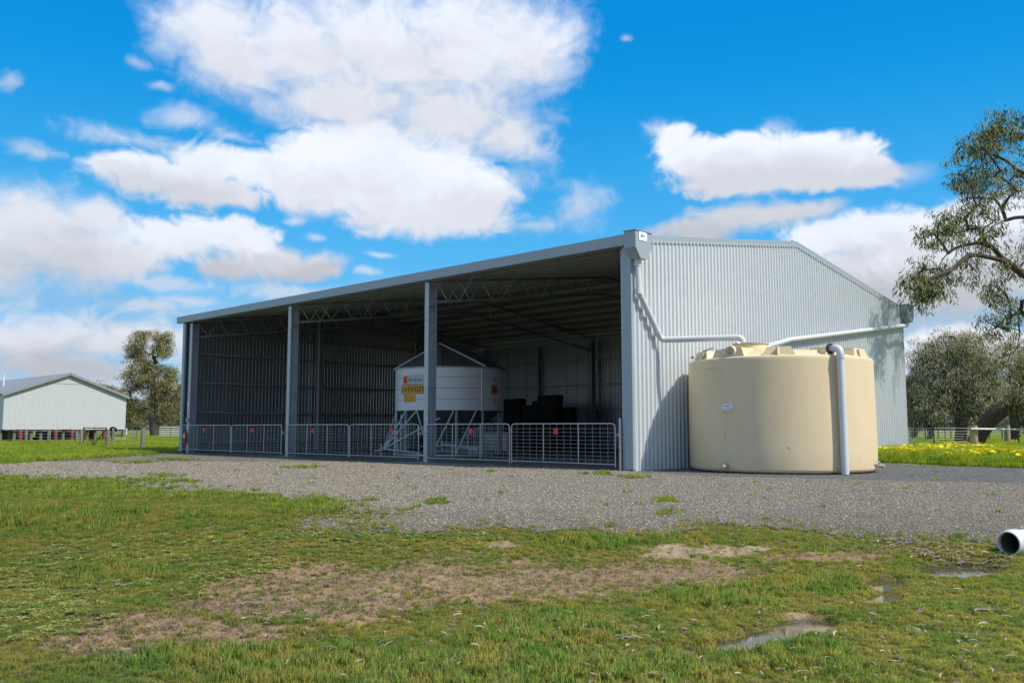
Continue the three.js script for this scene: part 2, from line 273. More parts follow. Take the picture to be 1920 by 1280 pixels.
function land(x, z) {
  let h = landBase(x, z); const g = gravelEdge(x, z);
  h += 0.006 * fbm(x * 1.3, z * 1.3, 3) * sstep(-0.3, 0.6, g);
  if (g < 0.4) h += (0.035 * fbm(x * 0.6, z * 0.6, 3) + 0.016 * fbm(x * 3.1, z * 3.1, 3)) * sstep(0.4, -0.8, g) * (depthOf(x, z) < 40 ? 1 : 2);
  const w = wet(x, z); if (w > -0.6) h = mix(h, landBase(x, z) - 0.08, sstep(-0.5, 0.2, w));
  return h;
}
function gp(px, py) { const p = gp0(px, py); p.y = land(p.x, p.z); return p; }

// ---------------------------------------------------------------- the ground: one sheet to the horizon, fine near the camera
function axis(lo, hi, near0, near1, step, grow) { const a = []; for (let v = near0; v <= near1 + 1e-6; v += step) a.push(v); let s = step, v = near1; while (v < hi) { s *= grow; v += s; a.push(Math.min(v, hi)); } s = step; v = near0; const b = []; while (v > lo) { s *= grow; v -= s; b.push(Math.max(v, lo)); } return [...b.reverse(), ...a]; }
function sheet(xs, zs, keep, lift, colour, uvScale) {
  const nx = xs.length, nz = zs.length, pos = new Float32Array(nx * nz * 3), col = new Float32Array(nx * nz * 3), uv = new Float32Array(nx * nz * 2), ok = keep ? new Uint8Array(nx * nz) : null;
  for (let j = 0; j < nz; j++) for (let i = 0; i < nx; i++) {
    const k = j * nx + i, x = xs[i], z = zs[j];
    if (ok && !(ok[k] = keep(x, z) ? 1 : 0)) { pos[k * 3] = x; pos[k * 3 + 2] = z; continue; }
    pos[k * 3] = x; pos[k * 3 + 1] = land(x, z) + lift; pos[k * 3 + 2] = z; const c = colour(x, z); col[k * 3] = c[0]; col[k * 3 + 1] = c[1]; col[k * 3 + 2] = c[2]; uv[k * 2] = x * uvScale; uv[k * 2 + 1] = -z * uvScale;
  }
  const idx = [];
  for (let j = 0; j < nz - 1; j++) for (let i = 0; i < nx - 1; i++) { const a = j * nx + i; if (ok && !(ok[a] && ok[a + 1] && ok[a + nx] && ok[a + nx + 1])) continue; idx.push(a, a + nx, a + 1, a + 1, a + nx, a + nx + 1); }
  const g = new THREE.BufferGeometry(); g.setAttribute('position', new THREE.BufferAttribute(pos, 3)); g.setAttribute('color', new THREE.BufferAttribute(col, 3)); g.setAttribute('uv', new THREE.BufferAttribute(uv, 2)); g.setIndex(idx); g.computeVertexNormals(); return g;
}
const mix3 = (a, b, t) => [mix(a[0], b[0], t), mix(a[1], b[1], t), mix(a[2], b[2], t)];
function soil(x, z) {
  const s = depthOf(x, z), a = fbm(x * 0.8 + 4, z * 0.8, 4), b = fbm(x * 4, z * 4 + 9, 3), c = fbm(x * 0.25 + 40, z * 0.25, 3);
  if (s > 26) { const e = fbm(x * 0.03 + 7, z * 0.03, 3), g = mix3([0.085, 0.16, 0.024], [0.14, 0.19, 0.038], clamp(0.5 + c + 0.4 * a)); return mix3(g, [0.19, 0.20, 0.06], clamp(0.35 + 1.3 * e)); }
  let k = mix3([0.15, 0.14, 0.03], [0.25, 0.18, 0.062], clamp(0.5 + 1.2 * a + 0.5 * b));
  const d = dirt(x, z) + 0.75 * a + 0.50 * b + 0.06; k = mix3(k, mix3([0.37, 0.235, 0.132], [0.28, 0.185, 0.11], clamp(0.5 + 1.6 * b + c)), 0.92 * sstep(-0.25, 0.45, d));
  const sd = sand(x, z) + 0.6 * a + 0.5 * b; k = mix3(k, [0.38, 0.285, 0.185], 0.9 * sstep(-0.1, 0.6, sd));
  const w = wet(x, z); k = mix3(k, [0.075, 0.062, 0.042], 0.7 * sstep(-0.5, 0.0, w + 0.2 * b));
  return mix3(k, [0.075, 0.12, 0.024], sstep(20, 26, s));
}
const texSoil = noiseTex(1024, (u, v) => { const a = tf(u, v, 20, 5, 3), b = n4(u, v, 170, 6), c = n4(u, v, 90, 16); const q = 0.82 + 0.42 * a + 0.22 * b + 0.12 * c; return [q, q * (0.98 + 0.05 * c), q * (0.97 + 0.06 * b)]; });
const xs = axis(-1400, 1400, -9, 16, 0.07, 1.11), zs = axis(-1600, 900, 4, 18.6, 0.07, 1.11);
ground('ground', 'grass paddock with bare brown earth and short green growth', sheet(xs, zs, null, 0, soil, 1 / 3), std(lin(1, 1, 1), 1, 0, { map: texSoil, vertexColors: true, bumpMap: texSoil, bumpScale: 0.03 }));
// gravel yard, also the floor of the open shed
const texGravel = noiseTex(1024, (u, v) => { const a = n4(u, v, 150, 1), b = n4(u, v, 260, 5), c = tf(u, v, 8, 4, 3); const q = 0.70 + 0.42 * a + 0.36 * b + 0.25 * c; return [q, q * (0.985 + 0.03 * a), q * (0.96 + 0.06 * b)]; });
const stone = (x, z) => { const a = fbm(x * 0.35, z * 0.35 + 3, 4), b = fbm(x * 1.7, z * 1.7, 3), k = 0.25 + 0.08 * a + 0.04 * b + 0.03 * fbm(x * 0.12 + 2, z * 0.9, 3); const e = sstep(0.9, 0.0, gravelMask(x, z)), d = sstep(-0.25, 0.35, dust(x, z) + 0.5 * b), q = 0.185 + 0.03 * a + 0.015 * b; return mix3(mix3([k * 1.12, k * 0.98, k * 0.77], [0.15, 0.14, 0.085], 0.5 * e), [q * 0.97, q, q * 1.05], d); };
const gx = axis(-34, 26, -14, 15, 0.09, 1.05), gz = axis(-20, 17, -1, 14, 0.09, 1.05);
ground('gravel_yard', 'grey crushed stone yard in front of and inside the open shed', sheet(gx, gz, (x, z) => gravelMask(x, z) > 0, 0.012, stone, 1 / 2.2), std(lin(1, 1, 1), 0.95, 0, { map: texGravel, vertexColors: true, bumpMap: texGravel, bumpScale: 0.03 }));
// loose stones on the yard
function scatter(name, label, geo, mat, spots, category, kind = 'stuff') {
  const m = new THREE.InstancedMesh(geo, mat, spots.length), o = new THREE.Object3D(), c = new THREE.Color(); m.name = numbered(name); m.castShadow = m.receiveShadow = true;
  spots.forEach((s, i) => { o.position.set(s.x, s.y, s.z); o.rotation.set(s.rx || 0, s.ry || 0, s.rz || 0, 'YXZ'); o.scale.set(s.sx || s.s || 1, s.sy || s.s || 1, s.sz || s.s || 1); o.updateMatrix(); m.setMatrixAt(i, o.matrix); m.setColorAt(i, c.setRGB(...s.c)); });
  tag(m, label, category, undefined, kind); scene.add(m); return m;
}
function lumpGeo(seed, detail = 0) { const g = new THREE.IcosahedronGeometry(1, detail), p = g.attributes.position, r = rng(seed), cache = {}; for (let i = 0; i < p.count; i++) { const k = [p.getX(i), p.getY(i), p.getZ(i)].map(v => v.toFixed(3)).join(); const f = cache[k] ||= 0.7 + 0.55 * r(); p.setXYZ(i, p.getX(i) * f, p.getY(i) * f * 0.62, p.getZ(i) * f); } g.computeVertexNormals(); return g; }
{
  const r = rng(5), spots = [[], []];
  for (let i = 0; i < 420000 && spots[0].length + spots[1].length < 170000; i++) {
    const s = 7.5 + 22 * Math.pow(r(), 1.25), w = (r() * 2 - 1) * 0.66 * s, x = EYE.x + FWDH.x * s + RIGHT.x * w, z = EYE.z + FWDH.z * s + RIGHT.z * w;
    if (x < -25 || z < -0.4 && x < 0.05) continue;
    const gm = gravelMask(x, z); if (dust(x, z) > -0.2 + 0.5 * fbm(x, z, 2) && r() < 0.93) continue; if (gm < 0.5 * r() - 1.1 * r() * r() * r()) continue;
    const q = (0.007 + 0.013 * r() * r() * r()) * (0.8 + s / 26), v = 0.13 + 0.25 * r() * r() + 0.04 * r(), t = r();
    spots[i & 1].push({ x, y: land(x, z) + 0.012 + q * 0.1, z, s: q, ry: r() * 6.28, rx: (r() - 0.5) * 0.7, rz: (r() - 0.5) * 0.7, c: t < 0.12 ? [v * 1.15, v * 0.95, v * 0.72] : [v * 1.13, v * 0.98, v * 0.77] });
  }
  const mat = std(lin(1, 1, 1), 0.9);
  scatter('gravel', 'loose crushed grey stones covering the yard', lumpGeo(3), mat, spots[0], 'gravel');
  scatter('gravel', 'loose angular stones lying among the yard gravel', lumpGeo(8), mat, spots[1], 'gravel');
}
// puddles of rain water lying in hollows
const water = new THREE.MeshPhysicalMaterial({ color: lin(0.06, 0.052, 0.036), roughness: 0.03, ior: 1.33, clearcoat: 0.3, clearcoatRoughness: 0.02 });
function puddle(label, list, ring) {
  const f = ovals(list), P = list.map(a => gp0(a[0], a[1])); const x0 = Math.min(...P.map(p => p.x)) - 1.2, x1 = Math.max(...P.map(p => p.x)) + 1.2, z0 = Math.min(...P.map(p => p.z)) - 1.2, z1 = Math.max(...P.map(p => p.z)) + 1.2, st = 0.03, pos = [], idx = [], id = {};
  let lev = 0, n = 0; for (const p of P) { lev += landBase(p.x, p.z); n++; } lev = lev / n - 0.028;
  const vert = (i, j) => { const k = i + '_' + j; if (id[k] === undefined) { id[k] = pos.length / 3; pos.push(x0 + i * st, lev, z0 + j * st); } return id[k]; };
  const inside = (i, j) => { const x = x0 + i * st, z = z0 + j * st; return f(x, z) > -0.45; };
  for (let i = 0; x0 + i * st < x1; i++) for (let j = 0; z0 + j * st < z1; j++) if (inside(i, j) && inside(i + 1, j) && inside(i, j + 1) && inside(i + 1, j + 1)) { const a = vert(i, j), b = vert(i + 1, j), c = vert(i, j + 1), d = vert(i + 1, j + 1); idx.push(a, c, b, b, c, d); }
  const g = new THREE.BufferGeometry(); g.setAttribute('position', new THREE.Float32BufferAttribute(pos, 3)); g.setIndex(idx); g.computeVertexNormals(); g.setAttribute('uv', new THREE.Float32BufferAttribute(new Float32Array(pos.length / 3 * 2), 2));
  return tag(mesh('puddle', g, water), label, undefined, undefined, 'structure');
}
puddle('puddle of rain water before the mouth of the white drain pipe', [[1800, 1064, 74, 15]]);
puddle('long shallow puddle winding through the short grass', [[1510, 1170, 48, 12], [1448, 1188, 50, 11], [1395, 1203, 45, 10], [1330, 1215, 60, 7]]);
puddle('small shallow puddle in grass near the larger ones', [[1655, 1092, 34, 10], [1660, 1118, 24, 8]]);

// ================================================================ the open-fronted machinery shed
const LX = -25.3, BZ = -19.5, RZ = BZ / 2, EAVE = 6.18, RIDGE = 7.52;
const roofY = z => EAVE + (RIDGE - EAVE) * (1 - Math.abs(z - RZ) / -RZ);
// ribbed sheet steel: u runs across the sheet, v along its ribs, o stands proud
function ribbed(u0, u1, v0, v1, put, pitch = 0.1905, rib = 0.046, base = 0.086, crown = 0.032) {
  const cuts = [u0]; const prof = [];
  for (let k = Math.floor(u0 / pitch) - 1; k * pitch < u1 + pitch; k++) { const c = (k + 0.5) * pitch; prof.push([c - base / 2, 0], [c - crown / 2, rib], [c + crown / 2, rib], [c + base / 2, 0]); }
  const at = u => { for (let i = 1; i < prof.length; i++) if (u <= prof[i][0]) { const a = prof[i - 1], b = prof[i]; return mix(a[1], b[1], (u - a[0]) / (b[0] - a[0])); } return 0; };
  const pts = [[u0, at(u0)], ...prof.filter(p => p[0] > u0 + 1e-4 && p[0] < u1 - 1e-4), [u1, at(u1)]], list = [];
  for (let i = 1; i < pts.length; i++) { const [a, oa] = pts[i - 1], [b, ob] = pts[i]; list.push([put(a, v0(a), oa), put(b, v0(b), ob), put(b, v1(b), ob), put(a, v1(a), oa), [a, v0(a)], [b, v0(b)], [b, v1(b)], [a, v1(a)]]); }
  return quads(list);
}
const K = v => () => v;
// a sheet is painted outside and bare zinc-coated metal inside
function coated(list) { const f = join(list.map(l => ribbed(...l))), b = join(list.map(([u0, u1, v0, v1, put]) => ribbed(u0, u1, v0, v1, (u, v, o) => put(u, v, o - 0.005)))); return mergeGeometries([f, b], true); }
const shed = thing('machinery_shed', 'large open-fronted steel machinery shed clad in pale grey ribbed sheets', 'shed');
const SH = 0.762;
for (const [x, s] of [[0, 1], [LX, -1]]) {
  const cuts = []; for (let u = 0; u < -BZ - 0.01; u += SH) cuts.push([u, Math.min(u + SH, -BZ)]);
  for (const [a, b] of cuts) {
    const pieces = a < -RZ && b > -RZ ? [[a, -RZ], [-RZ, b]] : [[a, b]];
    mesh('wall_sheet', coated(pieces.map(([p, q]) => [p, q, K(-0.06), u => roofY(-u) - 0.06, (u, v, o) => [x + s * o, v, -u]])), [M.clad, M.zinc], shed);
  }
}
for (let u = LX; u < -0.01; u += SH) mesh('wall_sheet', coated([[u, Math.min(u + SH, 0), K(-0.06), K(EAVE - 0.05), (a, v, o) => [a, v, BZ - o]]]), [M.clad, M.zinc], shed);
const slope = Math.hypot(-RZ + 0.12, RIDGE - EAVE);
for (const s of [1, -1]) for (let u = LX - 0.3; u < 0.02; u += SH) mesh('roof_sheet', coated([[u, Math.min(u + SH, 0.03), K(0), K(1), (a, v, o) => { const z = s > 0 ? mix(0.12, RZ, v) : mix(BZ - 0.12, RZ, v); return [a, mix(EAVE - 0.012, RIDGE, v) + 0.03 + o, z]; }]]), [M.roof, M.zinc], shed);
// fascia along the open side, in lengths, and a gutter behind it
for (let i = 0; i < 4; i++) { const x0 = mix(LX - 0.42, 0.0, i / 4), x1 = mix(LX - 0.42, 0.0, (i + 1) / 4) - 0.006; mesh('fascia', [bx(x1 - x0, 0.275, 0.012, (x0 + x1) / 2, 6.10, 0.16), bx(x1 - x0, 0.012, 0.16, (x0 + x1) / 2, 6.2435, 0.087), bx(x1 - x0, 0.012, 0.05, (x0 + x1) / 2, 5.957, 0.129)], M.trim, shed); }
mesh('gutter', [bx(-LX + 0.4, 0.16, 0.012, LX / 2 - 0.2, 6.05, -0.0), bx(-LX + 0.4, 0.012, 0.13, LX / 2 - 0.2, 5.965, 0.07)], M.trim, shed);
mesh('end_cap', bx(0.012, 0.28, 0.2, LX - 0.435, 6.10, 0.06), M.trim, shed);
mesh('eave_strut', bx(-LX, 0.16, 0.09, LX / 2, 6.02, -0.10), M.frame, shed);
mesh('ridge_cap', [bar([LX / 2 - 0.2, RIDGE + 0.075, RZ + 0.12], [LX / 2 - 0.2, RIDGE + 0.075, RZ - 0.12], 25.6, 0.01)], M.trim, shed);
// barge flashings on both gables and corner flashings
for (const [x, s] of [[0.045, 1], [LX - 0.045, -1]]) for (const [za, zb] of [[0.05, RZ], [RZ, BZ - 0.05]]) {
  const ya = roofY(clamp(za, BZ, 0)) + 0.055, yb = roofY(clamp(zb, BZ, 0)) + 0.055;
  mesh('barge_flashing', quads([[[x, ya, za], [x, yb, zb], [x, yb - 0.2, zb], [x, ya - 0.2, za], [0, 0], [9, 0], [9, 0.2], [0, 0.2]], [[x, ya, za], [x, yb, zb], [x - s * 0.2, yb + 0.02, zb], [x - s * 0.2, ya + 0.02, za], [0, 0], [9, 0], [9, 0.2], [0, 0.2]], [[x, ya - 0.2, za], [x, yb - 0.2, zb], [x - s * 0.03, yb - 0.2, zb], [x - s * 0.03, ya - 0.2, za], [0, 0], [9, 0], [9, 0.2], [0, 0.2]]]), M.trim, shed);
}
mesh('corner_flashing', [bx(0.27, 5.9, 0.012, -0.105, 3.0, 0.03), bx(0.012, 5.9, 0.16, 0.036, 3.0, -0.05)], M.trim, shed);
mesh('corner_flashing', [bx(0.24, 5.9, 0.012, LX + 0.09, 3.0, 0.03), bx(0.012, 5.9, 0.16, LX - 0.036, 3.0, -0.05), bx(0.012, 5.9, 0.07, LX + 0.204, 3.0, 0.0)], M.trim, shed);
mesh('corner_flashing', bx(0.012, 5.9, 0.16, 0.036, 3.0, BZ + 0.05), M.trim, shed);
// C-section columns: open side to +x
function cSection(w, d, t, lip) { return new THREE.Shape([[0, 0], [w, 0], [w, -lip], [w - t, -lip], [w - t, -t], [t, -t], [t, -d + t], [w - t, -d + t], [w - t, -d + lip], [w, -d + lip], [w, -d], [0, -d]].map(p => new THREE.Vector2(...p))); }
function column(x, z, w, d, h, flip) { const g = new THREE.ExtrudeGeometry(cSection(w, d, 0.006, 0.04), { depth: h, bevelEnabled: false }); g.rotateX(-Math.PI / 2); /* shape y -> -z */ const p = g.attributes.position; for (let i = 0; i < p.count; i++) p.setZ(i, -p.getZ(i)); g.index || 0; g.computeVertexNormals(); if (flip) { g.scale(-1, 1, 1); g.computeVertexNormals(); } g.translate(x, 0, z); return g; }
const colX = [-16.36, -8.16];
for (const x of colX) {
  const c = mesh('column', column(x - 0.14, 0.012, 0.20, 0.36, 5.9), M.galv, shed);
  mesh('splice_plate', bx(0.19, 0.02, 0.34, x - 0.03, 5.14, -0.17), M.frame, c);
  mesh('base_plate', bx(0.34, 0.02, 0.46, x, 0.022, -0.17), M.galv, c);
  mesh('footing', plate([[-0.55, -0.3], [0.45, -0.36], [0.6, 0.1], [0.5, 0.4], [-0.5, 0.34]], 0.05, 0.01).rotateX(-Math.PI / 2).translate(x, -0.025, -0.05), M.concrete, shed);
}
{ const c = mesh('column', column(LX + 0.48, -0.05, 0.24, 0.32, 5.9), M.galv, shed); mesh('splice_plate', bx(0.22, 0.02, 0.3, LX + 0.6, 5.14, -0.2), M.frame, c); }
mesh('column', column(-0.36, -0.06, 0.2, 0.32, 5.9), M.galv, shed);
for (const x of [LX + 0.48, ...colX.map(v => v - 0.14), -0.36]) mesh('column', column(x, BZ + 0.62, 0.2, 0.32, 5.9), M.galv, shed);
for (const z of [-7.1, -13.6]) { mesh('gable_column', column(LX + 0.28, z, 0.2, 0.22, roofY(z) - 0.3), M.galv, shed); mesh('gable_column', column(-0.28, z, 0.2, 0.22, roofY(z) - 0.3, true), M.galv, shed); }
for (const x of [-20.7, -12.3, -4.3]) mesh('wall_column', column(x, BZ + 0.3, 0.2, 0.2, 5.9), M.galv, shed);
// girts
for (const y of [0.46, 1.84, 3.22, 4.57, 5.55]) {
  mesh('girt', [bx(0.2, 0.012, -BZ - 0.3, LX + 0.13, y + 0.035, BZ / 2), bx(0.012, 0.07, -BZ - 0.3, LX + 0.236, y, BZ / 2), bx(0.2, 0.012, 0.25, LX + 0.13, y + 0.05, -0.18)], M.frame, shed);
  mesh('girt', [bx(0.2, 0.012, -BZ - 0.3, -0.13, y + 0.035, BZ / 2), bx(0.012, 0.07, -BZ - 0.3, -0.236, y, BZ / 2)], M.frame, shed);
}
for (const y of [0.8, 2.17, 3.5, 4.88]) mesh('girt', [bx(-LX - 0.4, 0.012, 0.2, LX / 2, y + 0.035, BZ + 0.13), bx(-LX - 0.4, 0.07, 0.012, LX / 2, y, BZ + 0.236)], M.galv, shed);
for (let k = 0; k < 33; k++) if (k % 4 !== 3) mesh('wall_stud', bx(0.035, 5.8, 0.03, LX + 0.5 + k * 0.77, 3.0, BZ + 0.02), M.galv, shed);
// purlins under the roof, trusses over the columns
for (const s of [1, -1]) for (let k = 0; k < 9; k++) { const z = s > 0 ? -0.35 - k * 1.13 : BZ + 0.35 + k * 1.13, y = roofY(z) - 0.09; mesh('purlin', [bx(-LX - 0.1, 0.17, 0.012, LX / 2, y, z), bx(-LX - 0.1, 0.012, 0.06, LX / 2, y + 0.079, z - 0.036), bx(-LX - 0.1, 0.012, 0.06, LX / 2, y - 0.079, z + 0.036)], M.galv, shed); }
for (const x of [LX + 0.6, ...colX, -0.3]) {
  const t = new THREE.Group(); t.name = 'truss'; shed.add(t);
  for (const s of [1, -1]) {
    const Z = f => s > 0 ? mix(-0.36, RZ, f) : mix(BZ + 0.62 - 0.3, RZ, f), T = f => roofY(Z(f)) - 0.24, Bt = f => roofY(Z(f)) - 0.94, n = 9;
    mesh('top_chord', bar([x, T(0), Z(0)], [x, T(1), Z(1)], 0.09, 0.09), M.frame, t); mesh('bottom_chord', bar([x, Bt(0), Z(0)], [x, Bt(1), Z(1)], 0.09, 0.09), M.frame, t);
    for (let k = 0; k < n; k++) { mesh('web', rod([x, T(k / n), Z(k / n)], [x, Bt((k + 0.5) / n), Z((k + 0.5) / n)], 0.024, 0.024, 6), M.galv, t); mesh('web', rod([x, Bt((k + 0.5) / n), Z((k + 0.5) / n)], [x, T((k + 1) / n), Z((k + 1) / n)], 0.024, 0.024, 6), M.galv, t); }
    if (x > LX + 2 && x < -1) for (const k of [1, 3, 5]) for (const e of [1, -1]) mesh('fly_brace', rod([x, Bt(k / n), Z(k / n)], [x + e * 0.75, roofY(Z(k / n)) - 0.12, Z(k / n)], 0.018, 0.018, 5), M.galv, t);
  }
}
// rainwater heads at the two corners of the near gable
const headLogo = paintTex(128, 80, (c, w, h) => { c.fillStyle = '#eef1f4'; c.fillRect(0, 0, w, h); c.fillStyle = '#2f74ae'; c.beginPath(); c.moveTo(18, 52); c.lineTo(34, 30); c.lineTo(52, 22); c.quadraticCurveTo(62, 36, 96, 32); c.lineTo(94, 44); c.quadraticCurveTo(60, 44, 18, 52); c.fill(); c.fillStyle = '#d2414a'; c.beginPath(); c.moveTo(44, 20); c.lineTo(54, 6); c.lineTo(64, 22); c.lineTo(55, 16); c.fill(); c.fillStyle = '#c9d3da'; c.fillRect(60, 60, 34, 4); });
function rainHead(zc, s) {
  const g = plate([[-0.36, 6.30], [0.36, 6.30], [0.36, 5.86], [0.14, 5.58], [-0.14, 5.58], [-0.36, 5.86]], 0.36, 0.004); g.rotateY(Math.PI / 2); g.translate(-0.02, 0, zc);
  const m = mesh('rainwater_head', g, M.trim, shed);
  mesh('rim', [bx(0.42, 0.02, 0.78, 0.16, 6.312, zc)], M.trim, m);
  mesh('outlet', rod([0.14, 5.40, zc], [0.14, 5.58, zc], 0.1, 0.1, 14), M.pvc, m);
  if (s) mesh('maker_logo', new THREE.PlaneGeometry(0.36, 0.23).rotateY(Math.PI / 2).translate(0.3565, 6.17, zc + 0.04), std(lin(1, 1, 1), 0.4, 0, { map: headLogo }), m);
}
rainHead(-0.14, 1); rainHead(BZ - 0.1, 0);
// white downpipes that carry roof water into the tank
const TANK = { x: 2.52, z: -3.22, r: 2.385, y: 0.03, h: 2.89 };
const inlet = onY(1408, 646, 3.30), inEnd = atDepth(1393, 632.5, depthOf(inlet.x, inlet.z));
const a1 = onX(1198, 556, 0.17), a2 = onX(1240, 637, 0.17), a3 = onX(1300, 637, 0.19);
mesh('downpipe', [sweep(rounded([[0.14, 5.6, -0.14], [0.16, 4.72, -0.16], [0.17, a2.y, a2.z], [inEnd.x, inEnd.y, inEnd.z], [inEnd.x, 3.2, inEnd.z]], 0.14), 0.082, 14), rod([0.155, 4.66, -0.155], [0.155, 4.80, -0.15], 0.092, 0.092, 14), rod([0.17, a2.y + 0.14, a2.z + 0.12], [0.17, a2.y + 0.24, a2.z + 0.21], 0.092, 0.092, 14)], M.pvc, shed);
const b1 = onX(1690, 607, 0.17), b2 = onX(1480, 637, 0.17);
mesh('downpipe', [sweep(rounded([[0.14, 5.6, BZ - 0.1], [0.16, b1.y, BZ - 0.1], [0.17, b2.y, b2.z], [0.6, b2.y - 0.25, b2.z + 1.6], [TANK.x - 0.9, 3.42, TANK.z - 0.9], [TANK.x - 0.6, 3.40, TANK.z - 0.6], [TANK.x - 0.6, 3.1, TANK.z - 0.6]], 0.16), 0.082, 14)], M.pvc, shed);
for (let k = 1; k < 8; k++) { const f = k / 8, y = mix(b1.y, b2.y, f), z = mix(BZ, b2.z, f); mesh('pipe_clip', bx(0.16, 0.02, 0.03, 0.1, y + 0.084, z), M.wire, shed); }

// ---------------------------------------------------------------- mesh gates across the three openings
const gateTagTex = paintTex(64, 64, (c) => { c.fillStyle = '#e2263c'; c.fillRect(0, 0, 64, 64); c.fillStyle = '#f6c9cd'; c.fillRect(12, 12, 40, 10); c.fillRect(8, 29, 48, 6); c.fillRect(14, 42, 36, 5); c.fillRect(14, 51, 36, 4); });
const gateTag = std(lin(1, 1, 1), 0.5, 0, { map: gateTagTex });
function gate(x0, x1, hingeRight, label, tagAt) {
  const L = x1 - x0, g = thing('mesh_gate', label, 'gate', [x0, 0, 0.10], 0, 'galvanised mesh gates across the shed openings'), y0 = 0.17, y1 = 1.245;
  mesh('frame', sweep(rounded([[0.02, y0 - 0.07, 0], [0.02, y1, 0], [L - 0.02, y1, 0], [L - 0.02, y0 - 0.07, 0]], 0.13), 0.019, 8), M.gate, g);
  mesh('bottom_rail', rod([0.02, y0, 0], [L - 0.02, y0, 0], 0.017), M.gate, g);
  for (const f of [1 / 3, 2 / 3]) mesh('stay', rod([L * f, y0, 0.004], [L * f, y1, 0.004], 0.016), M.gate, g);
  const w = []; for (let k = 1; k < 10; k++) w.push(rod([0.03, mix(y0, y1, k / 10.3), 0.012], [L - 0.03, mix(y0, y1, k / 10.3), 0.012], 0.0042, 0.0042, 4)); for (let k = 1; k < 15; k++) if (k % 5) w.push(rod([L * k / 15, y0, 0.018], [L * k / 15, y1, 0.018], 0.0042, 0.0042, 4));
  mesh('wire_mesh', w, M.wire, g);
  mesh('warning_sign', bx(0.16, 0.17, 0.004, L * tagAt, 1.04, 0.03), gateTag, g);
  mesh('hinge', [rod([hingeRight ? L - 0.02 : 0.02, 0.95, 0], [hingeRight ? L + 0.1 : -0.1, 0.95, -0.02], 0.012), rod([hingeRight ? L + 0.06 : -0.06, 0.9, -0.02], [hingeRight ? L + 0.06 : -0.06, 1.0, -0.02], 0.018)], M.gate, g);
}
gate(-4.28, -0.46, true, 'mesh gate hung from the shed corner beside the cream tank', 0.46);
gate(-8.06, -4.32, false, 'mesh gate in front of the white grain bin and engine box', 0.56);
gate(-12.2, -8.42, true, 'mesh gate before the bin drawbar, hung on the column in front of the bin', 0.62);
gate(-16.2, -12.24, false, 'mesh gate before empty bay, hung on the column with the concrete footing', 0.44);
gate(-20.5, -16.62, true, 'mesh gate of the end bay, hung on the column with the concrete footing', 0.44);
gate(-24.95, -20.54, false, 'mesh gate in front of the fire extinguisher', 0.48);
for (const [x, l] of [[-0.33, 'short steel gate post at the shed corner by the tank']]) one('gate_post', l, 'post', [rod([x, 0, 0.09], [x, 1.36, 0.09], 0.04), new THREE.SphereGeometry(0.04, 10, 6).translate(x, 1.36, 0.09)], M.frame);

// ---------------------------------------------------------------- fire extinguisher and its signs on the end column
{
  const cx = LX + 0.60, cz = -0.055, cf = cz + 0.012;
  const e = thing('fire_extinguisher', 'red fire extinguisher hung on the end column behind a gate', 'extinguisher', [cx, 0.40, cf + 0.10]);
  const R = 0.085; mesh('cylinder', new THREE.LatheGeometry([[0, 0], [0.07, 0], [R, 0.02], [R, 0.46], [0.06, 0.53], [0.03, 0.55], [0, 0.55]].map(p => new THREE.Vector2(...p)), 18), M.red, e);
  mesh('label', new THREE.CylinderGeometry(R + 0.002, R + 0.002, 0.16, 16, 1, true, -0.9, 1.8).translate(0, 0.36, 0), std(lin(0.75, 0.75, 0.75), 0.5), e);
  mesh('band', new THREE.CylinderGeometry(R + 0.003, R + 0.003, 0.05, 16).translate(0, 0.2, 0), M.black, e);
  mesh('valve', [rod([0, 0.54, 0], [0, 0.62, 0], 0.025), bx(0.04, 0.02, 0.14, 0, 0.63, 0.04)], M.black, e);
  mesh('hose', sweep(rounded([[0.02, 0.58, 0.02], [0.12, 0.56, 0.02], [0.12, 0.12, 0.03], [0.1, 0.06, 0.03]], 0.08), 0.011, 6), M.black, e);
  mesh('bracket', bx(0.05, 0.2, 0.04, 0, 0.3, -0.09), M.frame, e);
  const sTex = paintTex(64, 128, (c) => { c.fillStyle = '#e8e8ea'; c.fillRect(0, 0, 64, 128); c.fillStyle = '#b3122c'; c.fillRect(5, 4, 54, 84); c.fillStyle = '#f3d9dc'; c.beginPath(); c.ellipse(32, 46, 8, 30, 0, 0, 7); c.fill(); c.fillStyle = '#c6c9cd'; c.fillRect(6, 96, 52, 28); });
  one('extinguisher_sign', 'small red location sign high on the end column of the shed', 'sign', bx(0.17, 0.34, 0.004, cx, 2.15, cf + 0.004), std(lin(1, 1, 1), 0.5, 0, { map: sTex }));
  const dTex = paintTex(64, 64, (c) => { c.fillStyle = '#e6e7ea'; c.fillRect(0, 0, 64, 64); c.fillStyle = '#b21d33'; c.beginPath(); c.arc(32, 34, 26, Math.PI, 0); c.fill(); c.fillStyle = '#9aa0a6'; c.fillRect(10, 46, 44, 4); });
  one('notice_plate', 'white and red notice plate just above the fire extinguisher', 'sign', bx(0.2, 0.2, 0.004, cx, 1.17, cf + 0.004), std(lin(1, 1, 1), 0.5, 0, { map: dTex }));
  one('switch_box', 'small dark grey box fixed on the end column', 'box', bx(0.22, 0.14, 0.05, cx, 1.47, cf + 0.027), M.frame);
}

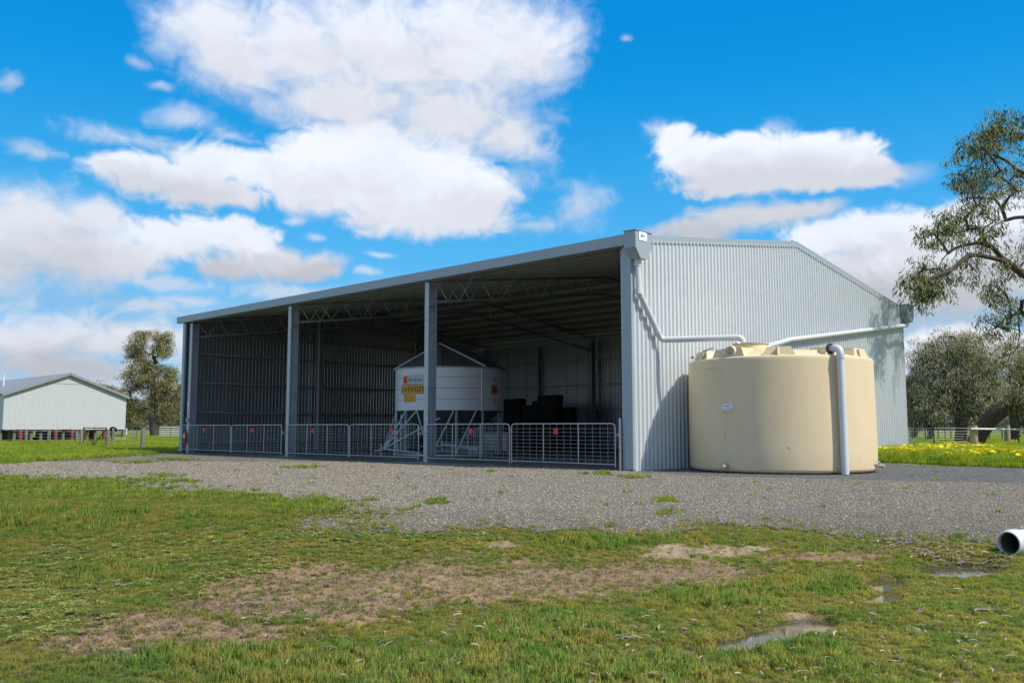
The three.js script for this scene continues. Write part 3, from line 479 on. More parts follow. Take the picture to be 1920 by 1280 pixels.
// ================================================================ mobile grain bin standing inside the shed
{
  const bin = thing('grain_bin', 'white cylindrical mobile grain bin with dark faceted roof inside the shed', 'grain bin', [-13.0, 0, -5.4], 0);
  const R = 2.2, y0 = 1.80, y1 = 3.50, toCam = Math.atan2(EYE.x + 13.0, EYE.z + 5.4);      // bearing of the viewer, for lettering
  const ang = (a, r, y) => [Math.sin(a) * r, y, Math.cos(a) * r];
  const n = 4; for (let k = 0; k < n; k++) { const a = mix(y0, y1, k / n), b = mix(y0, y1, (k + 1) / n); mesh('wall_ring', new THREE.LatheGeometry([[R - 0.03, a], [R + 0.012, a], [R + 0.012, a + 0.03], [R, a + 0.045], [R, b - 0.012], [R - 0.03, b - 0.012]].map(p => new THREE.Vector2(...p)), 64), M.binWhite, bin); }
  mesh('liner', new THREE.CylinderGeometry(R - 0.03, R - 0.03, y1 - y0 - 0.02, 48, 1, true).translate(0, (y0 + y1) / 2, 0), M.binWhite, bin);
  mesh('hopper', new THREE.CylinderGeometry(R - 0.05, 0.25, 1.2, 36, 1, true).translate(0, y0 - 0.6, 0), M.binRoof, bin);
  // roof: eight dark panels rising to a small flat cap, white seams over two of the hips
  const apex = 4.54, off = toCam + 0.66;
  const hip = k => off + (k - 1) * Math.PI / 4, rt = ang(toCam + Math.PI / 2, 1, 0), fr = ang(toCam, 1, 0), ridge = (l, f, y) => [rt[0] * l + fr[0] * f, y, rt[2] * l + fr[2] * f], ends = [ridge(-0.40, 0.15, apex), ridge(0.47, -0.25, apex - 0.02)], capAt = k => ends[((k % 8) + 8) % 8 >= 2 && ((k % 8) + 8) % 8 <= 5 ? 1 : 0];
  for (let k = 0; k < 8; k++) { const A = ang(hip(k), R + 0.08, y1), B = ang(hip(k + 1), R + 0.08, y1), C = capAt(k + 1), D = capAt(k); mesh('roof_panel', quads([[A, B, C, D, [0, 0], [1.7, 0], [1.0, 2], [0.6, 2]]]), M.binRoof, bin); }
  mesh('roof_cap', rod([ends[0][0], apex + 0.01, ends[0][2]], [ends[1][0], apex - 0.01, ends[1][2]], 0.035, 0.035, 8), M.binRoof, bin);
  mesh('roof_seat', new THREE.LatheGeometry([[R - 0.4, y1 - 0.01], [R + 0.06, y1 - 0.01], [R + 0.06, y1 - 0.05], [R - 0.05, y1 - 0.05]].map(p => new THREE.Vector2(...p)), 64), M.binWhite, bin);
  for (const k of [-2, -1, 0, 1, 2]) { const w = k === 1 || k === -2, e = capAt(k); mesh('roof_seam', rod(ang(hip(k), R + 0.09, y1 + 0.02), [e[0], e[1] + 0.02, e[2]], w ? 0.03 : 0.014, w ? 0.03 : 0.014, 6), w ? M.binWhite : M.binRoof, bin); }
  mesh('wall_seam', rod(ang(toCam + 0.60, R + 0.015, y0 - 0.02), ang(toCam + 0.60, R + 0.015, y1), 0.02), M.binWhite, bin);
  // legs, braces, ring
  for (let k = 0; k < 12; k++) { const a = toCam + 0.13 + k * Math.PI / 6; const l = mesh('leg', bar(ang(a, R - 0.07, 0.10), ang(a, R - 0.07, y0 + 0.02), 0.075, 0.075), M.binLeg, bin); mesh('foot_plate', bx(0.18, 0.03, 0.18, ...ang(a, R - 0.07, 0.085)), M.binLeg, l); }
  for (const [a, b] of [[-0.62, -0.36], [0.08, -0.30], [0.50, 0.12], [1.4, 1.0], [-1.6, -1.2]]) mesh('brace', rod(ang(toCam + a, R - 0.04, y0), ang(toCam + b, R - 0.04, 0.14), 0.033), M.binLeg, bin);
  mesh('base_ring', new THREE.TorusGeometry(R - 0.06, 0.055, 8, 48).rotateX(Math.PI / 2).translate(0, 0.075, 0), M.binLeg, bin);
  // drawbar: three tubes meeting at the hitch
  const fwd = toCam - 1.12, H = ang(fwd, R + 0.62, 0.32);
  for (const [a, y] of [[fwd + 0.50, y0], [fwd + 0.22, y0], [fwd - 0.5, y0], [fwd + 0.95, 1.5], [fwd + 0.6, 0.15], [fwd - 0.6, 0.15]]) mesh('drawbar_tube', rod(ang(a, R - 0.06, y), H, 0.035), M.binLeg, bin);
  mesh('hitch', [bar(H, ang(fwd, R + 0.9, 0.24), 0.09), new THREE.TorusGeometry(0.07, 0.022, 8, 16).rotateX(Math.PI / 2).translate(...ang(fwd, R + 0.95, 0.24)), rod(ang(fwd, R + 0.72, 0.02), ang(fwd, R + 0.72, 0.5), 0.03)], M.binLeg, bin);
  // wheels on an axle under the hopper
  mesh('axle', rod(ang(toCam - Math.PI / 2, 1.3, 0.38), ang(toCam + Math.PI / 2, 1.3, 0.38), 0.05), M.binLeg, bin);
  for (const s of [-1, 1]) { const w = mesh('wheel', new THREE.TorusGeometry(0.27, 0.11, 10, 24).rotateY(toCam + Math.PI / 2).translate(...ang(toCam + s * Math.PI / 2, 1.3, 0.39)), M.rubber, bin); mesh('rim', new THREE.CylinderGeometry(0.19, 0.19, 0.12, 18).rotateZ(Math.PI / 2).rotateY(toCam).translate(...ang(toCam + s * Math.PI / 2, 1.3, 0.39)), M.binLeg, w); }
  mesh('auger_trough', [bar(ang(toCam - 0.3, 1.0, 0.45), ang(toCam + 0.75, R - 0.2, 0.28), 0.12), bar(ang(toCam - 0.4, R - 0.1, 0.28), ang(toCam + 0.5, R - 0.1, 0.24), 0.05), bx(0.22, 0.25, 0.22, ...ang(toCam + 0.62, R - 0.3, 0.24)), bx(0.14, 0.2, 0.14, ...ang(toCam + 0.45, R - 0.2, 0.22))], M.binLeg, bin);
  // lettering on the curved wall
  const decal = (name, tex, a, y, w, h) => { const g = new THREE.CylinderGeometry(R + 0.02, R + 0.02, h, 16, 1, true, toCam + a - w / R / 2, w / R).translate(0, y, 0); return mesh(name, g, std(lin(1, 1, 1), 0.5, 0, { map: tex, side: THREE.DoubleSide }), bin); };
  const px = x => { const s = (x - 842) / (102.5); return Math.asin(clamp(s, -0.999, 0.999)); };
  const aTile = (c, x, y, w, h) => { c.fillStyle = '#d9702c'; c.fillRect(x, y, w, h); c.strokeStyle = '#33221a'; c.lineWidth = w * 0.11; c.beginPath(); c.moveTo(x + w * 0.22, y + h * 0.82); c.lineTo(x + w * 0.54, y + h * 0.2); c.lineTo(x + w * 0.80, y + h * 0.84); c.moveTo(x + w * 0.24, y + h * 0.66); c.lineTo(x + w * 0.74, y + h * 0.60); c.stroke(); };
  const white = '#b9c4cc';
  decal('maker_name', paintTex(320, 96, (c, w, h) => { c.fillStyle = white; c.fillRect(0, 0, w, h); aTile(c, 12, 8, 66, 80); c.fillStyle = '#20262c'; c.font = '58px sans-serif'; c.fillText('Ahrens', 86, 70); }), px(776.5), 2.99, 1.22, 0.37);
  decal('oversize_sign', paintTex(512, 128, (c, w, h) => { c.fillStyle = '#e3a92e'; c.fillRect(0, 0, w, h); c.strokeStyle = '#4a3510'; c.lineWidth = 7; c.strokeRect(6, 6, w - 12, h - 12); c.fillStyle = '#181312'; c.font = 'bold 92px sans-serif'; c.save(); const m = c.measureText('OVERSIZE').width; c.translate(22, 97); c.scale((w - 44) / m, 1); c.fillText('OVERSIZE', 0, 0); c.restore(); }), px(775), 2.625, 1.36, 0.36);
  decal('data_plate', paintTex(128, 80, (c, w, h) => { c.fillStyle = '#e6a21a'; c.fillRect(0, 0, w, h); c.fillStyle = '#8a5a12'; c.fillRect(6, 6, 44, 7); for (let k = 0; k < 6; k++) { c.fillRect(8, 20 + k * 9, 46, 2); c.fillRect(68, 12 + k * 10, 48, 2); } }), px(769.5), 2.275, 0.64, 0.29);
  decal('maker_tile', paintTex(64, 96, (c, w, h) => aTile(c, 0, 0, w, h)), px(924), 2.63, 0.42, 0.34);
  for (const [y, k] of [[3.03, 0], [2.18, 1]]) decal('sight_window', paintTex(16, 32, (c) => { c.fillStyle = '#e6eaec'; c.fillRect(0, 0, 16, 32); c.fillStyle = '#101214'; c.fillRect(5, 4, 7, 24); }), px(924), y, 0.15, 0.24);
}
// grey engine box on the floor beside the bin
{
  const p = onY(928, 853, 0.0), b = thing('engine_box', 'grey steel engine box on the shed floor beside the bin', 'engine box', [p.x, 0, p.z], YAW);
  mesh('housing', bx(1.05, 0.62, 0.7, 0, 0.55, 0), M.binWhite, b); mesh('lid', bx(1.12, 0.06, 0.78, 0, 0.892, 0), M.binLeg, b); mesh('skid', [bx(1.1, 0.08, 0.08, 0, 0.2, 0.3), bx(1.1, 0.08, 0.08, 0, 0.2, -0.3), bx(0.08, 0.2, 0.08, -0.5, 0.11, 0.3), bx(0.08, 0.2, 0.08, 0.5, 0.11, 0.3), bx(0.08, 0.2, 0.08, -0.5, 0.11, -0.3), bx(0.08, 0.2, 0.08, 0.5, 0.11, -0.3)], M.frame, b); mesh('exhaust', rod([0.2, 0.9, 0.1], [0.2, 1.25, 0.1], 0.04), M.frame, b);
}
// dark stacks leaning at the back wall
[[965, 748, 30, 0.05, 'dark upright slab leaning by the back wall, next to the bin'], [998, 760, 26, 0.03, 'short dark slab standing low between taller leaning slabs'], [1012, 752, 18, 0.12, 'narrow dark slab tilted against the tallest one'], [1032, 741, 34, 0.16, 'tallest dark slab tilted against the back wall of the shed'], [1060, 764, 26, 0.0, 'lowest dark block at the end of the leaning slabs']].forEach(([px, py, w, lean, label], i) => {
  const Z = BZ + 2.4 + (i % 2) * 0.5, c = onZ(px, py, Z), W = w / 24.0, h = c.y, t = 0.45;
  const g = plate([[-W / 2, 0], [W / 2, 0], [W / 2 + lean * h, h - 0.06], [W / 2 + lean * h - 0.06, h], [-W / 2 + lean * h + 0.04, h - 0.03]], t, 0.02); g.translate(c.x - lean * h, 0.0, Z - t / 2);
  const o = thing('dark_slab', label, 'slab'); mesh('slab_body', g, M.dark, o); mesh('edge_strip', bx(W * 0.96, 0.03, t * 0.5, c.x - lean * h, 0.035, Z + t * 0.3), M.black, o);
});

// ================================================================ cream plastic rainwater tank
{
  const T = TANK, tank = thing('water_tank', 'huge cream plastic rainwater tank standing against the shed gable', 'tank', [T.x, T.y, T.z]);
  const R = T.r, h = T.h - T.y, P = [[0, 0.0], [R - 0.09, 0.0], [R - 0.03, 0.03], [R, 0.10], [R + 0.012, 0.6], [R + 0.008, 1.5], [R - 0.012, h - 0.10], [R - 0.012, h - 0.02], [R - 0.035, h + 0.005], [R - 0.09, h + 0.02]];
  mesh('wall', new THREE.LatheGeometry(P.map(p => new THREE.Vector2(...p)), 128), M.tank, tank);
  const u = tank.children[0].geometry.attributes.uv; for (let i = 0; i < u.count; i++) u.setXY(i, u.getX(i) * 15, u.getY(i) * 3.2);
  mesh('roof', new THREE.LatheGeometry([[R - 0.10, h + 0.018], [R - 0.42, h + 0.10], [R - 0.46, h + 0.17], [R - 1.2, h + 0.24], [0.6, h + 0.30], [0, h + 0.30]].map(p => new THREE.Vector2(...p)), 96), M.tank, tank);
  const cam = Math.atan2(EYE.x - T.x, EYE.z - T.z);
  const ang = (a, r, y) => [Math.sin(cam + a) * r, y, Math.cos(cam + a) * r];
  const ax = px => Math.asin(clamp((px - 1469) / 172, -0.999, 0.999));
  // raised blocks round the roof: wider below, each a solid wedge running inward
  function block(a0, a1, r0, r1, top, name = 'roof_block') {
    const s = (a1 - a0) * 0.13, A = ang(a0, r0, h + 0.02), B = ang(a1, r0, h + 0.02), C = ang(a1 - s, r0 - 0.07, top), D = ang(a0 + s, r0 - 0.07, top), E = ang(a0, r1, h + 0.02), F = ang(a1, r1, h + 0.02), G = ang(a1 - s, r1, top + 0.02), H = ang(a0 + s, r1, top + 0.02), z = [0, 0], o = [0.4, 0], q = [0.4, 0.3], w = [0, 0.3];
    return mesh(name, quads([[A, B, C, D, z, o, q, w], [D, C, G, H, z, o, q, w], [B, F, G, C, z, o, q, w], [E, A, D, H, z, o, q, w]]), M.tank, tank);
  }
  const edges = [[1306, 1336], [1347, 1369], [1373, 1403, 1], [1441, 1500], [1552, 1584], [1604, 1634]];
  for (const [p, q] of edges.filter(e => !e[2])) block(ax(p), ax(q), R - 0.09, R - 0.85, h + 0.235);
  for (let k = 0; k < 9; k++) { const a = 1.62 + k * 0.36; block(a, a + 0.25, R - 0.09, R - 0.85, h + 0.235); }
  // upright webs in the pockets
  for (const p of [1326, 1468, 1617]) mesh('roof_web', bar(ang(ax(p), R - 0.1, h + 0.03), ang(ax(p), R - 0.13, h + 0.2), 0.05, 0.1), M.tank, tank);
  // inlet housing with round emblem, strainer lid and yellow label
  const ia = ax(1390), ic = ang(ax(1397), R - 0.52, 0);
  block(ax(1357), ax(1408), R - 0.085, R - 0.9, h + 0.25, 'inlet_block');
  const drum = mesh('inlet_housing', new THREE.CylinderGeometry(0.44, 0.50, 0.36, 40).translate(inlet.x - T.x, h + 0.22, inlet.z - T.z), M.tank, tank);
  mesh('lid', new THREE.CylinderGeometry(0.47, 0.47, 0.025, 40).translate(inlet.x - T.x, h + 0.415, inlet.z - T.z), M.tankDark, drum);
  mesh('strainer', new THREE.CylinderGeometry(0.15, 0.15, 0.02, 24).translate(inlet.x - T.x, h + 0.44, inlet.z - T.z), M.black, drum);
  const ea = ax(1381), ep = ang(ea, R - 0.145, h + 0.15);
  const em = mesh('emblem_boss', new THREE.CylinderGeometry(0.145, 0.16, 0.10, 32).rotateX(Math.PI / 2).rotateY(cam + ea).translate(...ep), M.tank, tank);
  const emTex = paintTex(96, 96, (c) => { c.fillStyle = '#b8a586'; c.fillRect(0, 0, 96, 96); c.fillStyle = '#8d8a92'; c.beginPath(); c.arc(48, 48, 22, 0, 7); c.fill(); c.fillStyle = '#c7c3c4'; c.fillRect(22, 42, 52, 6); c.fillStyle = '#6d6a74'; c.fillRect(26, 49, 44, 4); });
  mesh('emblem', new THREE.CircleGeometry(0.118, 32).rotateY(cam + ea).translate(...ang(ea, R - 0.094, h + 0.15)), std(lin(1, 1, 1), 0.6, 0, { map: emTex }), em);
  const yTex = paintTex(64, 32, (c) => { c.fillStyle = '#f2e419'; c.fillRect(0, 0, 64, 32); c.fillStyle = '#6d670f'; c.fillRect(6, 8, 50, 5); c.fillRect(10, 18, 34, 2); });
  { const la = cam + ax(1401); const c = V3(inlet.x - T.x, h + 0.33, inlet.z - T.z); c.x += Math.sin(la) * 0.462; c.z += Math.cos(la) * 0.462; mesh('warning_label', new THREE.PlaneGeometry(0.11, 0.055).rotateX(-0.16).rotateY(la).translate(c.x, c.y, c.z), std(lin(1, 1, 1), 0.5, 0, { map: yTex }), tank); }
  // level gauge and hatch on the far shoulder
  mesh('hatch_frame', [bar(ang(ax(1309), R - 0.3, h + 0.27), ang(ax(1334), R - 0.35, h + 0.33), 0.05, 0.03), bar(ang(ax(1312), R - 0.12, h + 0.05), ang(ax(1318), R - 0.2, h + 0.24), 0.02)], M.wire, tank);
  mesh('red_float', new THREE.SphereGeometry(0.03, 12, 8).scale(1.6, 1, 1).translate(...ang(ax(1309), R - 0.02, h + 0.115)), M.red, tank);
  mesh('vent', [rod(ang(ax(1361), R - 0.9, h + 0.2), ang(ax(1361), R - 0.9, h + 0.42), 0.05), rod(ang(ax(1361), R - 0.9, h + 0.42), ang(ax(1358), R - 0.78, h + 0.42), 0.05)], M.pvc, tank);
  // overflow pipe: out of the roof, over the edge and down to the ground
  const oa = ax(1572), p0 = ang(ax(1556), R - 0.45, h + 0.175), p1 = ang(ax(1560), R + 0.13, h + 0.20);
  const of = mesh('overflow_pipe', [sweep(rounded([ang(ax(1562), R - 0.5, h + 0.175), ang(ax(1568), R + 0.12, h + 0.175), ang(ax(1569), R + 0.13, -T.y + 0.02)], 0.15, 8), 0.09, 18)], M.pvc, tank);
  mesh('elbow_collar', [new THREE.CylinderGeometry(0.1, 0.1, 0.10, 18).translate(...ang(ax(1568.5), R + 0.125, h - 0.03))], M.pvc, of);
  mesh('rubber_seal', new THREE.TorusGeometry(0.105, 0.03, 8, 24).rotateY(cam + ax(1563)).translate(...ang(ax(1563), R - 0.12, h + 0.175)), M.black, of);
  // taps near the base
  function tap(a) {
    const t = mesh('tap', [rod(ang(a, R - 0.05, 0.15), ang(a, R + 0.16, 0.15), 0.035, 0.035, 12), rod(ang(a, R + 0.1, 0.15), ang(a, R + 0.2, 0.145), 0.045, 0.045, 8)], M.brass, tank);
    mesh('flange', rod(ang(a, R, 0.15), ang(a, R + 0.03, 0.15), 0.07, 0.07, 16), M.tankDark, t);
    mesh('lever', [rod(ang(a, R + 0.1, 0.18), ang(a, R + 0.1, 0.25), 0.012), bar(ang(a, R + 0.1, 0.25), ang(a - 0.075, R + 0.06, 0.27), 0.014, 0.03)], M.wire, t);
  }
  tap(ax(1376)); tap(ax(1633)); 
  // oval maker's plate, moulded slot below it
  const oTex = paintTex(256, 128, (c) => { c.fillStyle = '#dfe3ee'; c.fillRect(0, 0, 256, 128); c.fillStyle = '#c3cadb'; c.beginPath(); c.ellipse(128, 64, 96, 44, 0, 0, 7); c.fill(); c.fillStyle = '#dfe3ee'; c.beginPath(); c.ellipse(128, 58, 92, 34, 0, 0, 7); c.fill(); c.fillStyle = '#36436b'; for (let k = 0; k < 11; k++) c.fillRect(56 + k * 13, 42 + (k % 3) * 2, 10, 18 - (k % 2) * 4); c.fillRect(104, 60, 12, 16); c.fillRect(112, 94, 34, 6); });
  const la = cam + ax(1379), arc = new THREE.Shape(); arc.absellipse(0, 0, 0.165, 0.078, 0, 2 * Math.PI);
  const og = new THREE.ShapeGeometry(arc, 24), bend = (g, a, y, lift) => { const p = g.attributes.position, uv = g.attributes.uv; for (let i = 0; i < p.count; i++) { const x = p.getX(i), yy = p.getY(i), rr = R + lift + p.getZ(i) + 0.012, q = a + x / R; if (uv) uv.setXY(i, 0.5 + x / 0.33, 0.5 + yy / 0.156); p.setXYZ(i, Math.sin(q) * rr, y + yy, Math.cos(q) * rr); } g.computeVertexNormals(); return g; };
  mesh('maker_plate', bend(og, la, 1.63, 0.006), std(lin(1, 1, 1), 0.4, 0, { map: oTex, side: THREE.DoubleSide }), tank);
  const slot = rounded([[-0.16, -0.022, 0], [-0.16, 0.022, 0], [0.16, 0.022, 0], [0.16, -0.022, 0], [-0.1, -0.022, 0], [-0.16, -0.022, 0]], 0.018, 3);
  mesh('moulded_slot', bend(sweep(slot, 0.007, 6, false), la, 1.49, 0.0), M.tank, tank);
  const scuff = (px, y, w, hh, tilt) => { const g = new THREE.PlaneGeometry(w, hh, 6, 1); const p = g.attributes.position; for (let i = 0; i < p.count; i++) p.setY(i, p.getY(i) * (0.2 + Math.abs(Math.cos(p.getX(i) / w * 3.0))) + tilt * p.getX(i)); mesh('scuff_mark', bend(g, cam + ax(px), y, 0.004), M.tankDark, tank); };
  scuff(1482, 0.63, 0.09, 0.03, -0.7); scuff(1374, 0.95, 0.03, 0.12, 0); scuff(1352, 2.62, 0.42, 0.012, 0.08); scuff(1302, 0.83, 0.025, 0.06, 0.3); scuff(1512, 0.10, 0.014, 0.1, 0.2);
}
// ---------------------------------------------------------------- drain pipe mouth at the edge of the gravel
{
  const p = gp(1893, 1041), ax = RIGHT.clone().multiplyScalar(0.86).addScaledVector(FWDH, 0.52).normalize(), R = 0.128, t = 0.012, c = p.clone().add(V3(0, R - 0.01, 0));
  const g = new THREE.LatheGeometry([[R - t, 0.0], [R - 0.003, -0.004], [R + 0.004, 0.004], [R + 0.004, 0.05], [R + 0.016, 0.06], [R + 0.016, 0.16], [R + 0.003, 0.17], [R, 1.6], [R - t, 1.6], [R - t, 0.0]].map(q => new THREE.Vector2(...q)), 40);
  g.applyQuaternion(new THREE.Quaternion().setFromUnitVectors(V3(0, 1, 0), ax)); g.translate(c.x, c.y, c.z);
  const o = thing('drain_pipe', 'white plastic drain pipe with its open end at the puddle', 'pipe'); mesh('pipe_wall', g, M.pvc, o);
  const inn = new THREE.CylinderGeometry(R - t - 0.002, R - t - 0.002, 1.4, 32, 1, true); inn.translate(0, 0.75, 0); inn.applyQuaternion(new THREE.Quaternion().setFromUnitVectors(V3(0, 1, 0), ax)); inn.translate(c.x, c.y, c.z);
  mesh('pipe_lining', inn, std(lin(0.10, 0.095, 0.085), 0.7, 0, { side: THREE.DoubleSide }), o);
  const stop = new THREE.CircleGeometry(R - t, 24).rotateX(Math.PI / 2); stop.translate(0, 1.45, 0); stop.applyQuaternion(new THREE.Quaternion().setFromUnitVectors(V3(0, 1, 0), ax)); stop.translate(c.x, c.y, c.z); mesh('pipe_dark_end', stop, M.black, o);
}

// ================================================================ trees
// sprays of narrow hanging leaves
function spray(seed, n, len, wid, spread, droop) {
  const r = rng(seed), pos = [], nor = [], N = V3();
  for (let i = 0; i < n; i++) {
    const a = r() * 6.28, q = spread * Math.sqrt(r()), o = V3(Math.cos(a) * q, (r() - 0.45) * spread * 1.1, Math.sin(a) * q), d = V3(Math.cos(a) * (1 - droop) + (r() - 0.5) * 0.7, -droop + (r() - 0.5) * 0.7, Math.sin(a) * (1 - droop) + (r() - 0.5) * 0.7).normalize();
    const L = len * (0.7 + 0.6 * r()), s = V3(r() - 0.5, r() - 0.5, r() - 0.5).cross(d).normalize().multiplyScalar(wid * (0.7 + 0.6 * r()));
    const A = o, B = o.clone().addScaledVector(d, L * 0.45).add(s), C = o.clone().addScaledVector(d, L), D = o.clone().addScaledVector(d, L * 0.45).sub(s);
    N.crossVectors(B.clone().sub(A), C.clone().sub(A)).normalize(); if (N.y < 0) N.negate();
    for (const p of [A, B, C, A, C, D]) { pos.push(p.x, p.y, p.z); nor.push(N.x, N.y, N.z); }
  }
  const g = new THREE.BufferGeometry(); g.setAttribute('position', new THREE.Float32BufferAttribute(pos, 3)); g.setAttribute('normal', new THREE.Float32BufferAttribute(nor, 3)); g.setAttribute('uv', new THREE.Float32BufferAttribute(new Float32Array(pos.length / 3 * 2), 2)); return g;
}
const leafMat = new THREE.MeshPhysicalMaterial({ color: lin(1, 1, 1), roughness: 0.8, transmission: 0.35, thickness: 0, side: THREE.DoubleSide, specularIntensity: 0.4 });
const sprays = [spray(1, 26, 0.17, 0.016, 0.22, 0.72), spray(2, 26, 0.19, 0.016, 0.24, 0.80), spray(3, 44, 0.24, 0.020, 0.5, 0.75)];
function tree(o) {
  const r = rng(o.seed), t = thing(o.name, o.label, 'tree', [o.base.x, o.base.y, o.base.z], 0, o.group), nodes = [], B = o.base;
  const add = (p, parent) => { const n = { p, parent, w: 0, kids: 0 }; if (parent) parent.kids++; nodes.push(n); return n; };
  const limbs = o.limbs.map(l => l.map(p => p.clone().sub(B)));
  for (const l of limbs) {                                           // given limbs; the first is the trunk
    let start = null; if (nodes.length) { let best = 1e9; for (const n of nodes) { const d = n.p.distanceTo(l[0]); if (d < best) { best = d; start = n; } } }
    let last = start; const P = new THREE.CatmullRomCurve3(l).getPoints(Math.max(4, l.length * 3)); P.forEach((p, i) => { if (!i && start) return; last = add(p, last); });
  }
  // tips through the crown, reached by boughs from the nearest wood
  const tips = []; for (const [c, rx, ry, rz, n] of o.blobs) for (let i = 0; i < n; i++) { let x, y, z, q; do { x = r() * 2 - 1; y = r() * 2 - 1; z = r() * 2 - 1; q = x * x + y * y + z * z; } while (q > 1 || q < 0.12 * r()); tips.push(V3(c.x - B.x + x * rx, c.y - B.y + y * ry, c.z - B.z + z * rz)); }
  const root = nodes[nodes.length > 4 ? Math.floor(limbs[0].length * 1.5) : 0].p; tips.sort((a, b) => a.distanceTo(root) - b.distanceTo(root));
  const ends = [];
  for (const tp of tips) {
    let best = 1e9, from = nodes[0]; for (let i = Math.min(2, nodes.length - 1); i < nodes.length; i++) { const n = nodes[i], d = n.p.distanceTo(tp) + (n.p.y > tp.y ? 0.35 * (n.p.y - tp.y) : 0); if (d < best) { best = d; from = n; } }
    const L = from.p.distanceTo(tp), k = Math.max(2, Math.min(6, Math.round(L / (o.step || 0.6)))); let last = from; const sag = L * 0.10 * (r() - 0.2);
    for (let i = 1; i <= k; i++) { const f = i / k, p = from.p.clone().lerp(tp, f); p.y += sag * Math.sin(f * 3.14) * 1.6; if (i < k) p.add(V3(r() - 0.5, r() - 0.5, r() - 0.5).multiplyScalar(L * 0.16)); last = add(p, last); if (f > 0.5) ends.push(p); }
    ends.push(tp);
  }
  const rt = o.twig || 0.012; for (let i = nodes.length - 1; i >= 0; i--) { const n = nodes[i]; n.a = (n.a || 0) + (n.kids ? 0 : rt ** 2.1); if (n.parent) n.parent.a = (n.parent.a || 0) + n.a; }
  const k0 = o.trunkR / Math.pow(nodes[0].a, 1 / 2.1), rad = n => Math.max(rt, Math.pow(n.a, 1 / 2.1) * k0 * (isTrunk.has(n) ? 1 : 0.66));
  const big = [], small = []; const isTrunk = new Set(); { const m = Math.max(4, limbs[0].length * 3) + 1; for (let i = 0; i < m && i < nodes.length; i++) isTrunk.add(nodes[i]); }
  for (const n of nodes) if (n.parent) { const ra = Math.min(rad(n.parent), rad(n) * 1.5), rb = rad(n), sides = rb > 0.12 ? 12 : rb > 0.04 ? 7 : 4; (isTrunk.has(n) ? big : small).push(rod([n.parent.p.x, n.parent.p.y, n.parent.p.z], [n.p.x, n.p.y, n.p.z], isTrunk.has(n) ? rad(n.parent) : ra, rb, sides)); if (rb > 0.07) (isTrunk.has(n) ? big : small).push(new THREE.IcosahedronGeometry(rb * 1.0, 1).translate(n.p.x, n.p.y, n.p.z)); }
  mesh('trunk', o.trunkGeo ? o.trunkGeo(B) : big, o.bark || M.bark, t); if (small.length) mesh('limbs', small, o.limbBark || M.bark, t);
  const m = new THREE.InstancedMesh(o.spray || sprays[0], leafMat, ends.length * o.per), q = new THREE.Object3D(), c = new THREE.Color(); m.name = 'crown'; m.userData.kind = 'stuff'; m.castShadow = m.receiveShadow = true; let i = 0;
  for (const e of ends) { const v0 = r(); for (let k = 0; k < o.per; k++) { const d = V3(r() - 0.5, r() - 0.62, r() - 0.5).multiplyScalar(2 * o.puff); q.position.copy(e).add(d); q.rotation.set((r() - 0.5) * 0.8, r() * 6.28, (r() - 0.5) * 0.8); q.scale.setScalar(o.leaf * (0.65 + 0.7 * r())); q.updateMatrix(); m.setMatrixAt(i, q.matrix); const v = (0.75 + 0.5 * r()) * (0.8 + 0.4 * v0), w = clamp(v0 + 0.4 * (r() - 0.5)), col = mix3(o.green, o.olive, w); m.setColorAt(i++, c.setRGB(col[0] * v, col[1] * v, col[2] * v)); } }
  t.add(m); return t;
}
const G1 = [0.23, 0.275, 0.12], O1 = [0.31, 0.31, 0.13], GREY = [0.50, 0.51, 0.34], OLV = [0.48, 0.44, 0.25];
